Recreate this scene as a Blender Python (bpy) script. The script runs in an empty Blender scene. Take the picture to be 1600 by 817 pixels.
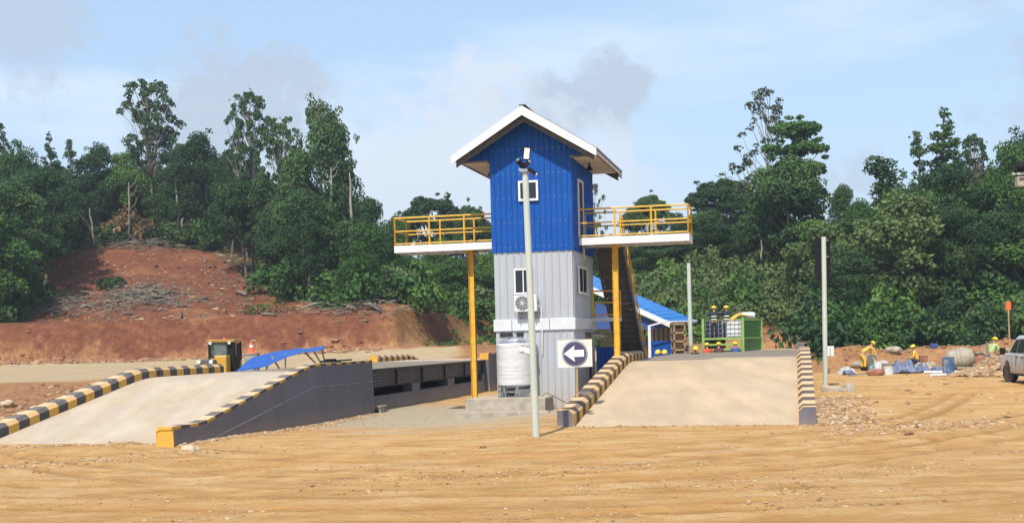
import bpy, bmesh, math, random
from mathutils import Vector, Matrix, noise
random.seed(7)
scene = bpy.context.scene
COL = scene.collection
R = math.radians
# ------------------------------------------------------------------ camera
CAM_Z, FPX, PITCH, ROLL = 2.4, 2000.0, R(-2.0), R(1.5)
cam_d = bpy.data.cameras.new('camera'); cam = bpy.data.objects.new('camera', cam_d); COL.objects.link(cam)
cf = Vector((0, math.cos(PITCH), math.sin(PITCH))); cu0 = Vector((0, -math.sin(PITCH), math.cos(PITCH))); cr0 = Vector((1, 0, 0))
cu = cu0*math.cos(ROLL) + cr0*math.sin(ROLL); cr = cr0*math.cos(ROLL) - cu0*math.sin(ROLL)
C0 = Vector((0, 0, CAM_Z))
cam.matrix_world = Matrix(((cr.x, cu.x, -cf.x, 0), (cr.y, cu.y, -cf.y, 0), (cr.z, cu.z, -cf.z, CAM_Z), (0, 0, 0, 1)))
CY = 533.0 + FPX*math.tan(-PITCH)
cam_d.sensor_width = 36.0; cam_d.lens = 36.0*FPX/1600.0
cam_d.shift_y = (CY-408.5)/1600.0
cam_d.clip_start = 0.1; cam_d.clip_end = 3000
scene.camera = cam
def ray(px, py): return cf + cr*((px-800)/FPX) + cu*((CY-py)/FPX)
def at(px, py, d):
    v = ray(px, py); return C0 + v*(d/v.y)
def gz(px, py, z):
    v = ray(px, py); return C0 + v*((z-CAM_Z)/v.z)
def proj(p):
    v = Vector(p)-C0; zc = v.dot(cf); return (800+FPX*v.dot(cr)/zc, CY-FPX*v.dot(cu)/zc)
# ------------------------------------------------------------------ sun, sky, exposure
SUN_DIR = Vector((-0.30, -0.95, 0)).normalized(); SUN_EL = R(50)
sd = bpy.data.lights.new('sun', 'SUN'); sd.energy = 4.4; sd.angle = R(0.55); sd.color = (1.0, 0.95, 0.86)
sun = bpy.data.objects.new('sun', sd); COL.objects.link(sun); sun.location = (0, -20, 60)
sv = Vector((SUN_DIR.x*math.cos(SUN_EL), SUN_DIR.y*math.cos(SUN_EL), math.sin(SUN_EL)))
sun.rotation_euler = (-sv).to_track_quat('-Z', 'Y').to_euler()
scene.view_settings.view_transform = 'Standard'; scene.view_settings.look = 'None'
scene.view_settings.exposure = 0.30; scene.view_settings.gamma = 1.0
scene.view_settings.use_curve_mapping = False
world = bpy.data.worlds.new("World"); scene.world = world; world.use_nodes = True
wt = world.node_tree; wn = wt.nodes; wl = wt.links
for n in list(wn): wn.remove(n)
def wmath(op, a, b=None, clamp=False):
    n = wn.new('ShaderNodeMath'); n.operation = op; n.use_clamp = clamp
    for i, v in enumerate((a, b)):
        if v is None: continue
        if isinstance(v, (int, float)): n.inputs[i].default_value = v
        else: wl.new(v, n.inputs[i])
    return n.outputs[0]
wo = wn.new('ShaderNodeOutputWorld'); bg = wn.new('ShaderNodeBackground'); bg.inputs[1].default_value = 0.15
sky = wn.new('ShaderNodeTexSky'); sky.sky_type = 'NISHITA'; sky.sun_disc = False
sky.sun_elevation = SUN_EL; sky.sun_rotation = math.atan2(SUN_DIR.x, SUN_DIR.y)
sky.air_density = 1.3; sky.dust_density = 1.2; sky.ozone_density = 2.5
tc = wn.new('ShaderNodeTexCoord')
def wnoise(scale, stretch, detail=6, rough=0.55, off=(0, 0, 0)):
    mp = wn.new('ShaderNodeMapping'); mp.inputs['Scale'].default_value = stretch; mp.inputs['Location'].default_value = off
    mp.inputs['Rotation'].default_value = (0, R(13), 0)
    wl.new(tc.outputs['Generated'], mp.inputs['Vector'])
    n = wn.new('ShaderNodeTexNoise'); n.inputs['Scale'].default_value = scale; n.inputs['Detail'].default_value = detail
    n.inputs['Roughness'].default_value = rough; wl.new(mp.outputs[0], n.inputs['Vector']); return n.outputs['Fac']
def wmix(fac, a, b):
    m = wn.new('ShaderNodeMix'); m.data_type = 'RGBA'; wl.new(fac, m.inputs['Factor'])
    for s, v in (('A', a), ('B', b)):
        i = [k for k in m.inputs if k.name == s and k.type == 'RGBA'][0]
        if isinstance(v, tuple): i.default_value = (*v, 1)
        else: wl.new(v, i)
    return [k for k in m.outputs if k.type == 'RGBA'][0]
# thin high cloud: soft streaks, denser towards the horizon
sepx = wn.new('ShaderNodeSeparateXYZ'); wl.new(tc.outputs['Generated'], sepx.inputs[0])
w1 = wnoise(1.9, (1.0, 1.0, 6.0), 7, 0.50, (0.3, 0, 0.2))
w2 = wnoise(5.0, (1.0, 1.0, 2.5), 8, 0.6, (3, 1, 2))
hz = wmath('SUBTRACT', 1.0, wmath('MULTIPLY', sepx.outputs['Z'], 2.6), True)
veil = wmath('ADD', wmath('MULTIPLY', wmath('SUBTRACT', w1, 0.44), 5.0), wmath('MULTIPLY', wmath('SUBTRACT', w2, 0.5), 0.9))
veil = wmath('ADD', wmath('MULTIPLY', veil, 1.0, True), wmath('MULTIPLY', hz, 0.42), True)
half = wn.new('ShaderNodeValue'); half.outputs[0].default_value = 0.6
colr = wmix(half.outputs[0], sky.outputs[0], (2.35, 3.45, 5.3))
colr = wmix(wmath('MULTIPLY', veil, 0.80), colr, (4.3, 5.1, 5.8))
# small grey-lilac cumulus scraps
wn3 = wnoise(26.0, (1, 1, 1.2), 8, 0.62); wn4 = wnoise(9.0, (1, 1, 1.2), 3, 0.5, (7, 3, 1))
lum = None; lumw = None
for (px, py, rr, k) in [(55,55,.045,.8),(85,90,.02,.5),(340,150,.05,1.0),(420,168,.045,.95),(575,195,.012,.4),(695,275,.035,.7),(690,320,.06,.95),(640,335,.045,.85),(760,330,.05,.9),
                        (875,172,.024,1.0),(970,146,.028,1.0),(770,165,.011,.5),(955,312,.034,.85),(990,340,.03,.7),(1345,272,.022,.6),(1300,300,.03,.5),(215,285,.03,.3),(1700,120,.08,.6)]:
    c = ray(px, py).normalized()
    vm = wn.new('ShaderNodeVectorMath'); vm.operation = 'DISTANCE'; wl.new(tc.outputs['Generated'], vm.inputs[0]); vm.inputs[1].default_value = c
    t = wmath('SUBTRACT', 1.0, wmath('DIVIDE', vm.outputs['Value'], rr))
    t = wmath('ADD', t, wmath('MULTIPLY', wmath('SUBTRACT', wn3, 0.5), 3.4))
    t = wmath('ADD', t, wmath('MULTIPLY', wmath('SUBTRACT', wn4, 0.5), 2.2))
    if px in (695, 690, 640, 760, 955, 990): t = wmath('ADD', t, 0.7)
    else: t = wmath('ADD', t, 0.15)
    t = wmath('MULTIPLY', wmath('MULTIPLY', t, 1.5, True), k)
    if px in (695, 690, 640, 760, 955, 990): lumw = t if lumw is None else wmath('MAXIMUM', lumw, t)
    else: lum = t if lum is None else wmath('MAXIMUM', lum, t)
colr = wmix(wmath('MULTIPLY', lum, 0.85), colr, (2.95, 3.45, 4.2))
colr = wmix(wmath('MULTIPLY', lumw, 0.8), colr, (4.3, 4.7, 5.3))
wl.new(colr, bg.inputs[0]); wl.new(bg.outputs[0], wo.inputs[0])
# ------------------------------------------------------------------ materials
def mat(name, col, rough=0.7, metal=0.0, var=0.0, vscale=3.0, bump=0.0, bscale=20.0, dust=0.0, dustcol=(0.52, 0.36, 0.20), stretch=(1, 1, 1), dirt=0.0, dirtcol=(0.36, 0.24, 0.14), dscale=1.3, spec=0.5, basedust=None):
    m = bpy.data.materials.new(name); m.use_nodes = True; nt = m.node_tree; N = nt.nodes; L = nt.links
    b = N['Principled BSDF']; b.inputs['Roughness'].default_value = rough; b.inputs['Metallic'].default_value = metal
    b.inputs['Specular IOR Level'].default_value = spec
    g = N.new('ShaderNodeNewGeometry')
    mp = N.new('ShaderNodeMapping'); mp.inputs['Scale'].default_value = stretch; L.new(g.outputs['Position'], mp.inputs[0])
    rgb = N.new('ShaderNodeRGB'); rgb.outputs[0].default_value = (*col, 1); cur = rgb.outputs[0]
    def mx(f, a, c, mode='MIX'):
        x = N.new('ShaderNodeMix'); x.data_type = 'RGBA'; x.blend_type = mode
        if isinstance(f, float): x.inputs['Factor'].default_value = f
        else: L.new(f, x.inputs['Factor'])
        for s, v in (('A', a), ('B', c)):
            i = [k for k in x.inputs if k.name == s and k.type == 'RGBA'][0]
            if isinstance(v, tuple): i.default_value = (*v, 1)
            else: L.new(v, i)
        return [k for k in x.outputs if k.type == 'RGBA'][0]
    def mth(op, a, c, cl=False):
        x = N.new('ShaderNodeMath'); x.operation = op; x.use_clamp = cl
        for i, v in enumerate((a, c)):
            if isinstance(v, (int, float)): x.inputs[i].default_value = v
            else: L.new(v, x.inputs[i])
        return x.outputs[0]
    def nz(s, d=6, r=0.6):
        x = N.new('ShaderNodeTexNoise'); x.inputs['Scale'].default_value = s; x.inputs['Detail'].default_value = d; x.inputs['Roughness'].default_value = r
        L.new(mp.outputs[0], x.inputs['Vector']); return x.outputs['Fac']
    if var:
        n = nz(vscale); f = mth('MULTIPLY', mth('SUBTRACT', n, 0.38, True), 3.0, True)
        cur = mx(f, tuple(c*(1-var) for c in col), tuple(min(1, c*(1+var*0.6)) for c in col))
    if dirt:
        n = nz(dscale, 8, 0.68); f = mth('MULTIPLY', mth('MULTIPLY', mth('SUBTRACT', n, 0.5, True), 5.0, True), dirt)
        cur = mx(f, cur, dirtcol)
    if basedust:
        z0, z1, amt = basedust
        sp = N.new('ShaderNodeSeparateXYZ'); L.new(g.outputs['Position'], sp.inputs[0])
        f = mth('DIVIDE', mth('SUBTRACT', z1, sp.outputs[2]), z1-z0, True)
        f = mth('MULTIPLY', mth('MULTIPLY', f, f), mth('ADD', nz(5.0), 0.4), True)
        cur = mx(mth('MULTIPLY', f, amt), cur, dustcol)
    if dust:
        sp = N.new('ShaderNodeSeparateXYZ'); L.new(g.outputs['Normal'], sp.inputs[0])
        f = mth('MULTIPLY', mth('SUBTRACT', sp.outputs[2], 0.45, True), 2.2, True)
        f = mth('MULTIPLY', f, mth('MULTIPLY', mth('ADD', nz(6.0), 0.35), dust), True)
        cur = mx(f, cur, dustcol)
    L.new(cur, b.inputs['Base Color'])
    if bump:
        bp = N.new('ShaderNodeBump'); bp.inputs['Strength'].default_value = bump; bp.inputs['Distance'].default_value = 0.05
        L.new(nz(bscale, 8, 0.65), bp.inputs['Height']); L.new(bp.outputs[0], b.inputs['Normal'])
    return m
M = {}
M['concrete'] = mat('ramp_concrete', (0.47, 0.375, 0.275), 0.9, var=0.13, vscale=0.9, bump=0.25, bscale=9, dirt=0.75, dirtcol=(0.42, 0.28, 0.15), dscale=0.75, stretch=(1.3, 0.45, 1))
M['dustconc'] = mat('dusty_ramp_concrete', (0.49, 0.36, 0.225), 0.95, var=0.16, vscale=0.8, bump=0.4, bscale=7, dirt=0.7, dirtcol=(0.42, 0.33, 0.23), dscale=0.6, stretch=(1.4, 0.4, 1))
M['pad'] = mat('grey_concrete', (0.38, 0.34, 0.28), 0.9, var=0.3, vscale=2.5, bump=0.35, bscale=12, dirt=0.4, dust=0.5)
M['yellow'] = mat('kerb_yellow', (0.62, 0.33, 0.035), 0.65, var=0.16, vscale=5, dirt=0.3, dscale=3.5, dust=0.95, dustcol=(0.62, 0.43, 0.26))
M['black'] = mat('kerb_black', (0.045, 0.043, 0.052), 0.7, var=0.3, vscale=6, dirt=0.3, dscale=3.5, dust=0.7, dustcol=(0.20, 0.16, 0.13))
M['blackdusty'] = mat('kerb_dusty_black', (0.055, 0.040, 0.032), 0.75, var=0.3, vscale=6, dirt=0.4, dirtcol=(0.22, 0.13, 0.07), dscale=3.5, dust=0.3, dustcol=(0.24, 0.14, 0.075))
M['wallpaint'] = mat('dark_grey_paint', (0.115, 0.113, 0.145), 0.6, var=0.16, vscale=1.2, bump=0.1, bscale=10, dirt=0.16, dirtcol=(0.22, 0.18, 0.15), dscale=1.5, stretch=(1, 1, 0.35), basedust=(-0.3, 0.5, 0.6))
M['ledge'] = mat('ledge_plaster', (0.22, 0.22, 0.25), 0.8, var=0.2, dust=0.3)
M['navy'] = mat('girder_navy', (0.012, 0.02, 0.045), 0.42, 0.2, var=0.35, vscale=4, dirt=0.18, dirtcol=(0.12, 0.09, 0.07), dscale=2)
M['bolt'] = mat('bolt_steel', (0.30, 0.32, 0.36), 0.45, 0.6)  # colour lightened to stand for bolt highlights on the shaded girder
M['deck'] = mat('deck_steel', (0.10, 0.095, 0.09), 0.6, 0.3, var=0.3, dust=0.45)
M['blue'] = mat('blue_sheet', (0.0, 0.068, 0.315), 0.5, 0.0, spec=0.25, var=0.12, vscale=2, dirt=0.07, dirtcol=(0.12, 0.22, 0.5), dscale=6, bump=0.06, bscale=5)
M['blueroof'] = mat('blue_roof_sheet', (0.01, 0.17, 0.52), 0.4, 0.0, var=0.1, vscale=2)
M['grey'] = mat('grey_sheet', (0.40, 0.42, 0.45), 0.45, 0.15, var=0.09, vscale=1.5, dirt=0.14, dirtcol=(0.33, 0.27, 0.2), dscale=3, stretch=(1, 1, 0.3), basedust=(0.0, 1.6, 0.5), bump=0.05, bscale=4)
M['greyflat'] = mat('grey_flashing', (0.58, 0.60, 0.63), 0.5, 0.1, var=0.07, dirt=0.15, dscale=2)
M['white'] = mat('white_paint', (0.66, 0.66, 0.67), 0.55, var=0.08, dirt=0.22, dirtcol=(0.5, 0.42, 0.36), dscale=3)
M['fascia'] = mat('white_fascia', (0.66, 0.65, 0.65), 0.6, var=0.12, vscale=4, dirt=0.3, dirtcol=(0.45, 0.37, 0.28), dscale=2.5, stretch=(1, 1, 1))
M['soffit'] = mat('soffit_board', (0.62, 0.55, 0.45), 0.8, var=0.12, dirt=0.2)
M['roof'] = mat('roof_sheet', (0.16, 0.13, 0.12), 0.6, 0.1, var=0.2)
M['ryellow'] = mat('safety_yellow', (0.72, 0.39, 0.02), 0.5, var=0.2, vscale=6, dirt=0.35, dscale=5)
M['glass'] = mat('dark_window', (0.012, 0.014, 0.017), 0.12, spec=0.6)
M['dark'] = mat('dark_interior', (0.02, 0.02, 0.02), 0.9)
M['steel'] = mat('galvanised', (0.42, 0.43, 0.44), 0.4, 0.7, var=0.15)
M['inox'] = mat('stainless', (0.62, 0.63, 0.66), 0.22, 0.9, var=0.1)
M['wrap'] = mat('plastic_wrap', (0.80, 0.80, 0.81), 0.35, var=0.04, vscale=8, bump=0.2, bscale=7, stretch=(1, 1, 5))
M['pole'] = mat('pole_paint', (0.47, 0.50, 0.43), 0.5, var=0.10, vscale=4, dirt=0.2, dscale=4, stretch=(1, 1, 0.3))
M['blackp'] = mat('black_plastic', (0.008, 0.008, 0.009), 0.7, spec=0.2)
M['stairgrey'] = mat('stair_steel', (0.085, 0.075, 0.07), 0.7, var=0.2, dirt=0.4, dirtcol=(0.22, 0.17, 0.12), dscale=2)
M['sign'] = mat('sign_board', (0.66, 0.64, 0.60), 0.55, var=0.08, vscale=7, dirt=0.35, dirtcol=(0.5, 0.42, 0.33), dscale=3, bump=0.15, bscale=6)
M['signnavy'] = mat('sign_navy', (0.05, 0.045, 0.11), 0.55, var=0.15)
M['signwhite'] = mat('sign_white', (0.78, 0.78, 0.78), 0.55, var=0.05)
M['wood'] = mat('weathered_wood', (0.38, 0.25, 0.12), 0.85, var=0.3, vscale=8, bump=0.3)
M['deadwood'] = mat('dead_wood', (0.19, 0.145, 0.105), 0.9, var=0.35, vscale=3, bump=0.3)
M['bark'] = mat('bark', (0.17, 0.15, 0.12), 0.9, var=0.4, vscale=3, bump=0.4, bscale=8)
M['palebark'] = mat('pale_bark', (0.27, 0.24, 0.19), 0.9, var=0.35, vscale=2, bump=0.3, bscale=8)
M['rock'] = mat('rock', (0.42, 0.27, 0.14), 0.95, var=0.35, vscale=4, bump=0.5, bscale=14)
M['palerock'] = mat('pale_rock', (0.50, 0.39, 0.26), 0.95, var=0.2, vscale=4, bump=0.5, bscale=14)
M['redrock'] = mat('red_clod', (0.30, 0.15, 0.08), 0.95, var=0.35, vscale=4, bump=0.5, bscale=14)
M['tarp'] = mat('blue_tarp', (0.008, 0.075, 0.34), 0.5, var=0.15, vscale=3, bump=0.3, bscale=4)
M['greytarp'] = mat('grey_tarp', (0.14, 0.17, 0.27), 0.6, var=0.35, vscale=4, bump=0.6, bscale=5)
M['loader'] = mat('machine_yellow', (0.60, 0.33, 0.03), 0.5, var=0.15, dirt=0.4, dscale=3)
M['rubber'] = mat('rubber', (0.03, 0.028, 0.026), 0.85, dirt=0.6, dscale=4, dirtcol=(0.28, 0.17, 0.09))
M['cone'] = mat('cone_orange', (0.75, 0.11, 0.03), 0.5)
M['green'] = mat('green_steel', (0.05, 0.19, 0.03), 0.5, var=0.15, dirt=0.2, dscale=2)
M['palegreen'] = mat('pale_green_steel', (0.22, 0.36, 0.09), 0.5, var=0.15)
M['skin'] = mat('skin', (0.33, 0.18, 0.11), 0.6)
M['uniform'] = mat('navy_cloth', (0.012, 0.016, 0.04), 0.85, var=0.2)
M['maroon'] = mat('maroon_cloth', (0.09, 0.025, 0.02), 0.85)
M['redcloth'] = mat('red_cloth', (0.55, 0.05, 0.02), 0.8)
M['bluecloth'] = mat('blue_cloth', (0.03, 0.07, 0.22), 0.8)
M['yellowcloth'] = mat('yellow_cloth', (0.66, 0.40, 0.05), 0.8)
M['hivis'] = mat('green_vest', (0.36, 0.46, 0.20), 0.75)
M['reflect'] = mat('reflective_strip', (0.70, 0.75, 0.5), 0.4)
M['helmet'] = mat('yellow_helmet', (0.85, 0.50, 0.02), 0.3)
M['drum'] = mat('dusty_blue_drum', (0.06, 0.12, 0.24), 0.5, var=0.2, dirt=0.9, dirtcol=(0.40, 0.36, 0.32), dscale=3)
M['mixer'] = mat('cement_crusted_steel', (0.36, 0.32, 0.24), 0.8, var=0.25, dirt=0.4, dscale=4, bump=0.3)
M['rust'] = mat('rusty_sheet', (0.30, 0.13, 0.08), 0.85, var=0.3)
M['brick'] = mat('stacked_tan_boards', (0.31, 0.20, 0.10), 0.85, var=0.3, vscale=3)
M['truck'] = mat('muddy_white_paint', (0.62, 0.64, 0.68), 0.35, var=0.05, dirt=0.5, dirtcol=(0.42, 0.26, 0.12), dscale=2.0, basedust=(0.5, 1.55, 1.6), dustcol=(0.42, 0.25, 0.11), spec=0.5)
M['teal'] = mat('teal_plastic', (0.04, 0.36, 0.45), 0.5, var=0.2)
M['lens'] = mat('lamp_lens', (0.7, 0.7, 0.68), 0.2)
M['ibc'] = mat('white_plastic_tank', (0.66, 0.66, 0.62), 0.45, var=0.1)
M['cabglass'] = mat('cab_glass', (0.10, 0.13, 0.115), 0.15, var=0.8, vscale=1.4)
M['dirtywhite'] = mat('dirty_white_plastic', (0.50, 0.48, 0.45), 0.6, var=0.3, vscale=3, dirt=0.5, dscale=3)
M['canvas'] = mat('pale_canvas', (0.40, 0.33, 0.24), 0.85, var=0.3)
def leafmat(name, c1, c2, c3):
    m = bpy.data.materials.new(name); m.use_nodes = True; nt = m.node_tree; N = nt.nodes; L = nt.links
    b = N['Principled BSDF']; b.inputs['Roughness'].default_value = 0.6; b.inputs['Specular IOR Level'].default_value = 0.14
    at_ = N.new('ShaderNodeAttribute'); at_.attribute_name = 'tint'
    oi = N.new('ShaderNodeObjectInfo')
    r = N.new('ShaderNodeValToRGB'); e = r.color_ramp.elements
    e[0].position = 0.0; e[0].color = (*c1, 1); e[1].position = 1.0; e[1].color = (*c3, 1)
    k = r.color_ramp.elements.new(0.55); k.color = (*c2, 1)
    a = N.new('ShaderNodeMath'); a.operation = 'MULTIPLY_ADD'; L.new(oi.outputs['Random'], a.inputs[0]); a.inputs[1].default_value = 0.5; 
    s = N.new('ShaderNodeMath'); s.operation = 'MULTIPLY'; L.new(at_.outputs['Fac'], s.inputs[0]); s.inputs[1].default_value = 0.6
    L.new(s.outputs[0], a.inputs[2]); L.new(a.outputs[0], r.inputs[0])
    L.new(r.outputs[0], b.inputs['Base Color'])
    t = N.new('ShaderNodeBsdfTranslucent'); L.new(r.outputs[0], t.inputs[0])
    mx = N.new('ShaderNodeMixShader'); mx.inputs[0].default_value = 0.25
    L.new(b.outputs[0], mx.inputs[1]); L.new(t.outputs[0], mx.inputs[2]); L.new(mx.outputs[0], N['Material Output'].inputs[0])
    return m
M['leafdark'] = leafmat('leaves_dark', (0.022, 0.048, 0.020), (0.042, 0.088, 0.032), (0.095, 0.160, 0.048))  # brightest stop raised to paint highlights into the leaves
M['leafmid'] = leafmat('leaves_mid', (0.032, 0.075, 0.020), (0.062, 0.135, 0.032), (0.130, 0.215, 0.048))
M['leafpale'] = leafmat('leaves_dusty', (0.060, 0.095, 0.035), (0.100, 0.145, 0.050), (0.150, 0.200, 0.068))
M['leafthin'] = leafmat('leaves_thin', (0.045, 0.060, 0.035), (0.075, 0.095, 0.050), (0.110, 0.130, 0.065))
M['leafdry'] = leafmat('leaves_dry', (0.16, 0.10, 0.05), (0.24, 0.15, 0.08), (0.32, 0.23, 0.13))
# ------------------------------------------------------------------ mesh helpers
class MB:
    def __init__(s): s.v = []; s.f = []; s.m = []
    def quad(s, a, b, c, d, m=0):
        i = len(s.v); s.v += [tuple(a), tuple(b), tuple(c), tuple(d)]; s.f.append((i, i+1, i+2, i+3)); s.m.append(m)
    def tri(s, a, b, c, m=0):
        i = len(s.v); s.v += [tuple(a), tuple(b), tuple(c)]; s.f.append((i, i+1, i+2)); s.m.append(m)
    def hexa(s, p, m=0, ms=None):
        # p: 8 points, bottom ring 0-3 ccw from above, top ring 4-7
        i = len(s.v); s.v += [tuple(q) for q in p]
        for k, f in enumerate([(3, 2, 1, 0), (4, 5, 6, 7), (0, 1, 5, 4), (1, 2, 6, 5), (2, 3, 7, 6), (3, 0, 4, 7)]):
            s.f.append(tuple(i+j for j in f)); s.m.append(ms[k] if ms else m)
    def box(s, x0, x1, y0, y1, z0, z1, m=0):
        s.hexa([(x0, y0, z0), (x1, y0, z0), (x1, y1, z0), (x0, y1, z0), (x0, y0, z1), (x1, y0, z1), (x1, y1, z1), (x0, y1, z1)], m)
    def bar(s, p, q, w, h=None, m=0, up=(0, 0, 1)):
        p = Vector(p); q = Vector(q); h = h or w; d = (q-p).normalized(); u = Vector(up)
        if abs(d.dot(u)) > 0.98: u = Vector((0, 1, 0))
        x = d.cross(u).normalized()*(w/2); y = x.cross(d).normalized()*(h/2)
        s.hexa([p-x-y, p+x-y, q+x-y, q-x-y, p-x+y, p+x+y, q+x+y, q-x+y], m)
    def tube(s, p, q, r0, r1=None, n=10, m=0, cap=True):
        p = Vector(p); q = Vector(q); r1 = r0 if r1 is None else r1; d = (q-p).normalized()
        u = Vector((0, 0, 1)) if abs(d.z) < 0.9 else Vector((1, 0, 0))
        x = d.cross(u).normalized(); y = d.cross(x); i = len(s.v)
        for c, r in ((p, r0), (q, r1)):
            for k in range(n):
                t = 2*math.pi*k/n; s.v.append(tuple(c+x*(r*math.cos(t))+y*(r*math.sin(t))))
        for k in range(n):
            j = (k+1) % n; s.f.append((i+k, i+n+k, i+n+j, i+j)); s.m.append(m)
        if cap: s.f.append(tuple(i+k for k in range(n))); s.m.append(m); s.f.append(tuple(i+n+k for k in reversed(range(n)))); s.m.append(m)
    def path(s, pts, rs, n=8, m=0):
        pts = [Vector(p) for p in pts]; i = len(s.v); x = None
        for k, c in enumerate(pts):
            d = (pts[min(k+1, len(pts)-1)]-pts[max(k-1, 0)]).normalized()
            if x is None:
                u = Vector((0, 0, 1)) if abs(d.z) < 0.9 else Vector((1, 0, 0)); x = d.cross(u).normalized()
            x = (x-d*x.dot(d)).normalized(); y = d.cross(x)
            for t in range(n):
                a = 2*math.pi*t/n; s.v.append(tuple(c+x*(rs[k]*math.cos(a))+y*(rs[k]*math.sin(a))))
        for k in range(len(pts)-1):
            for t in range(n):
                j = (t+1) % n; s.f.append((i+k*n+t, i+k*n+j, i+(k+1)*n+j, i+(k+1)*n+t)); s.m.append(m)
        s.f.append(tuple(i+t for t in reversed(range(n)))); s.m.append(m)
        e = i+(len(pts)-1)*n; s.f.append(tuple(e+t for t in range(n))); s.m.append(m)
    def lathe(s, prof, c=(0, 0, 0), n=28, m=0, jitter=0.0):
        i = len(s.v)
        for (r, z) in prof:
            for k in range(n):
                t = 2*math.pi*k/n; rr = r*(1+jitter*noise.noise(Vector((math.cos(t)*3, math.sin(t)*3, z*9))))
                s.v.append((c[0]+rr*math.cos(t), c[1]+rr*math.sin(t), c[2]+z))
        for a in range(len(prof)-1):
            for k in range(n):
                j = (k+1) % n; s.f.append((i+a*n+k, i+a*n+j, i+(a+1)*n+j, i+(a+1)*n+k)); s.m.append(m)
        s.f.append(tuple(i+k for k in reversed(range(n)))); s.m.append(m)
        e = i+(len(prof)-1)*n; s.f.append(tuple(e+k for k in range(n))); s.m.append(m)
    def prism(s, poly, ax, t0, t1, m=0):
        # poly of (u,v); ax: 'x' -> points (t,u,v); 'y' -> (u,t,v); 'z' -> (u,v,t)
        f = {'x': lambda u, v, t: (t, u, v), 'y': lambda u, v, t: (u, t, v), 'z': lambda u, v, t: (u, v, t)}[ax]
        i = len(s.v); n = len(poly)
        s.v += [f(u, v, t0) for u, v in poly] + [f(u, v, t1) for u, v in poly]
        s.f.append(tuple(i+k for k in reversed(range(n)))); s.m.append(m)
        s.f.append(tuple(i+n+k for k in range(n))); s.m.append(m)
        for k in range(n):
            j = (k+1) % n; s.f.append((i+k, i+j, i+n+j, i+n+k)); s.m.append(m)
    def ball(s, c, r, n=10, m=0, sc=(1, 1, 1)):
        i = len(s.v); rings = max(4, n//2+1)
        for a in range(rings+1):
            ph = math.pi*a/rings
            for k in range(n):
                t = 2*math.pi*k/n
                s.v.append((c[0]+sc[0]*r*math.sin(ph)*math.cos(t), c[1]+sc[1]*r*math.sin(ph)*math.sin(t), c[2]+sc[2]*r*math.cos(ph)))
        for a in range(rings):
            for k in range(n):
                j = (k+1) % n; s.f.append((i+a*n+k, i+(a+1)*n+k, i+(a+1)*n+j, i+a*n+j)); s.m.append(m)
    def mesh(s, name, mats, smooth=False):
        me = bpy.data.meshes.new(name); me.from_pydata(s.v, [], s.f)
        for k in (mats if isinstance(mats, (list, tuple)) else [mats]): me.materials.append(k)
        me.polygons.foreach_set('material_index', s.m)
        if smooth: me.polygons.foreach_set('use_smooth', [True]*len(s.f))
        me.update(); return me
    def build(s, name, mats, parent=None, smooth=False, bevel=0.0, fix=True):
        me = s.mesh(name, mats, smooth)
        if fix:
            bm = bmesh.new(); bm.from_mesh(me)
            if smooth: bmesh.ops.remove_doubles(bm, verts=bm.verts, dist=1e-5)
            bmesh.ops.recalc_face_normals(bm, faces=bm.faces); bm.to_mesh(me); bm.free()
        o = bpy.data.objects.new(name, me); COL.objects.link(o)
        if parent: o.parent = parent
        if bevel:
            b = o.modifiers.new('bevel', 'BEVEL'); b.width = bevel; b.segments = 2; b.limit_method = 'ANGLE'; b.angle_limit = R(40)
        return o
def tag(o, label=None, cat=None, group=None, kind=None):
    if label: o['label'] = label
    if cat: o['category'] = cat
    if group: o['group'] = group
    if kind: o['kind'] = kind
    return o
def empty(name, loc, rz=0.0, label=None, cat=None, group=None):
    o = bpy.data.objects.new(name, None); COL.objects.link(o); o.location = loc; o.rotation_euler = (0, 0, rz); o.empty_display_size = 0.3
    return tag(o, label, cat, group)
def kids(o): return [c for c in bpy.data.objects if c.parent == o]
def copy_tree(o, parent=None):
    c = o.copy(); COL.objects.link(c)
    if parent: c.parent = parent
    for ch in kids(o): copy_tree(ch, c)
    return c
def sstep(a, b, x):
    t = max(0.0, min(1.0, (x-a)/(b-a))) if b != a else float(x > a)
    return t*t*(3-2*t)
def lerp(a, b, t): return a+(b-a)*t
def pw(x, pts):
    if x <= pts[0][0]: return pts[0][1]
    for (x0, y0), (x1, y1) in zip(pts, pts[1:]):
        if x <= x1: return lerp(y0, y1, (x-x0)/(x1-x0))
    return pts[-1][1]
TH = math.atan(0.2217); AX = Vector((math.sin(TH), math.cos(TH), 0)); NX = Vector((math.cos(TH), -math.sin(TH), 0))
# ------------------------------------------------------------------ terrain
RUTS = [(21.2, .02, .055), (22.9, .02, .055), (25.6, .04, .070), (27.3, .04, .070), (23.6, .30, .030), (25.2, .30, .030), (18.6, -.08, .012), (20.1, -.08, .012), (29.6, -.12, -.004), (26.4, -.22, .010), (17.6, .05, .003)]
def rut(x, y):
    z = 0.0; m = 0.0
    if 14 < y < 44:
        for k, (a, b_, c_) in enumerate(RUTS):
            d_ = abs(y-(a+b_*x+c_*x*x+.35*noise.noise(Vector((x*.12, k, 0)))))/math.sqrt(1+(b_+2*c_*x)**2)
            if d_ < .8:
                s_ = .70+.7*noise.noise(Vector((x*.25, k*3.3, 5))); w_ = math.exp(-(d_/.17)**2)*max(0, s_)
                z += -.045*w_+.030*math.exp(-((d_-.36)/.12)**2)*max(0, s_)*(1+.9*noise.noise(Vector((x*3, y*3, k)))); m = max(m, w_)
    return z, m
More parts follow.
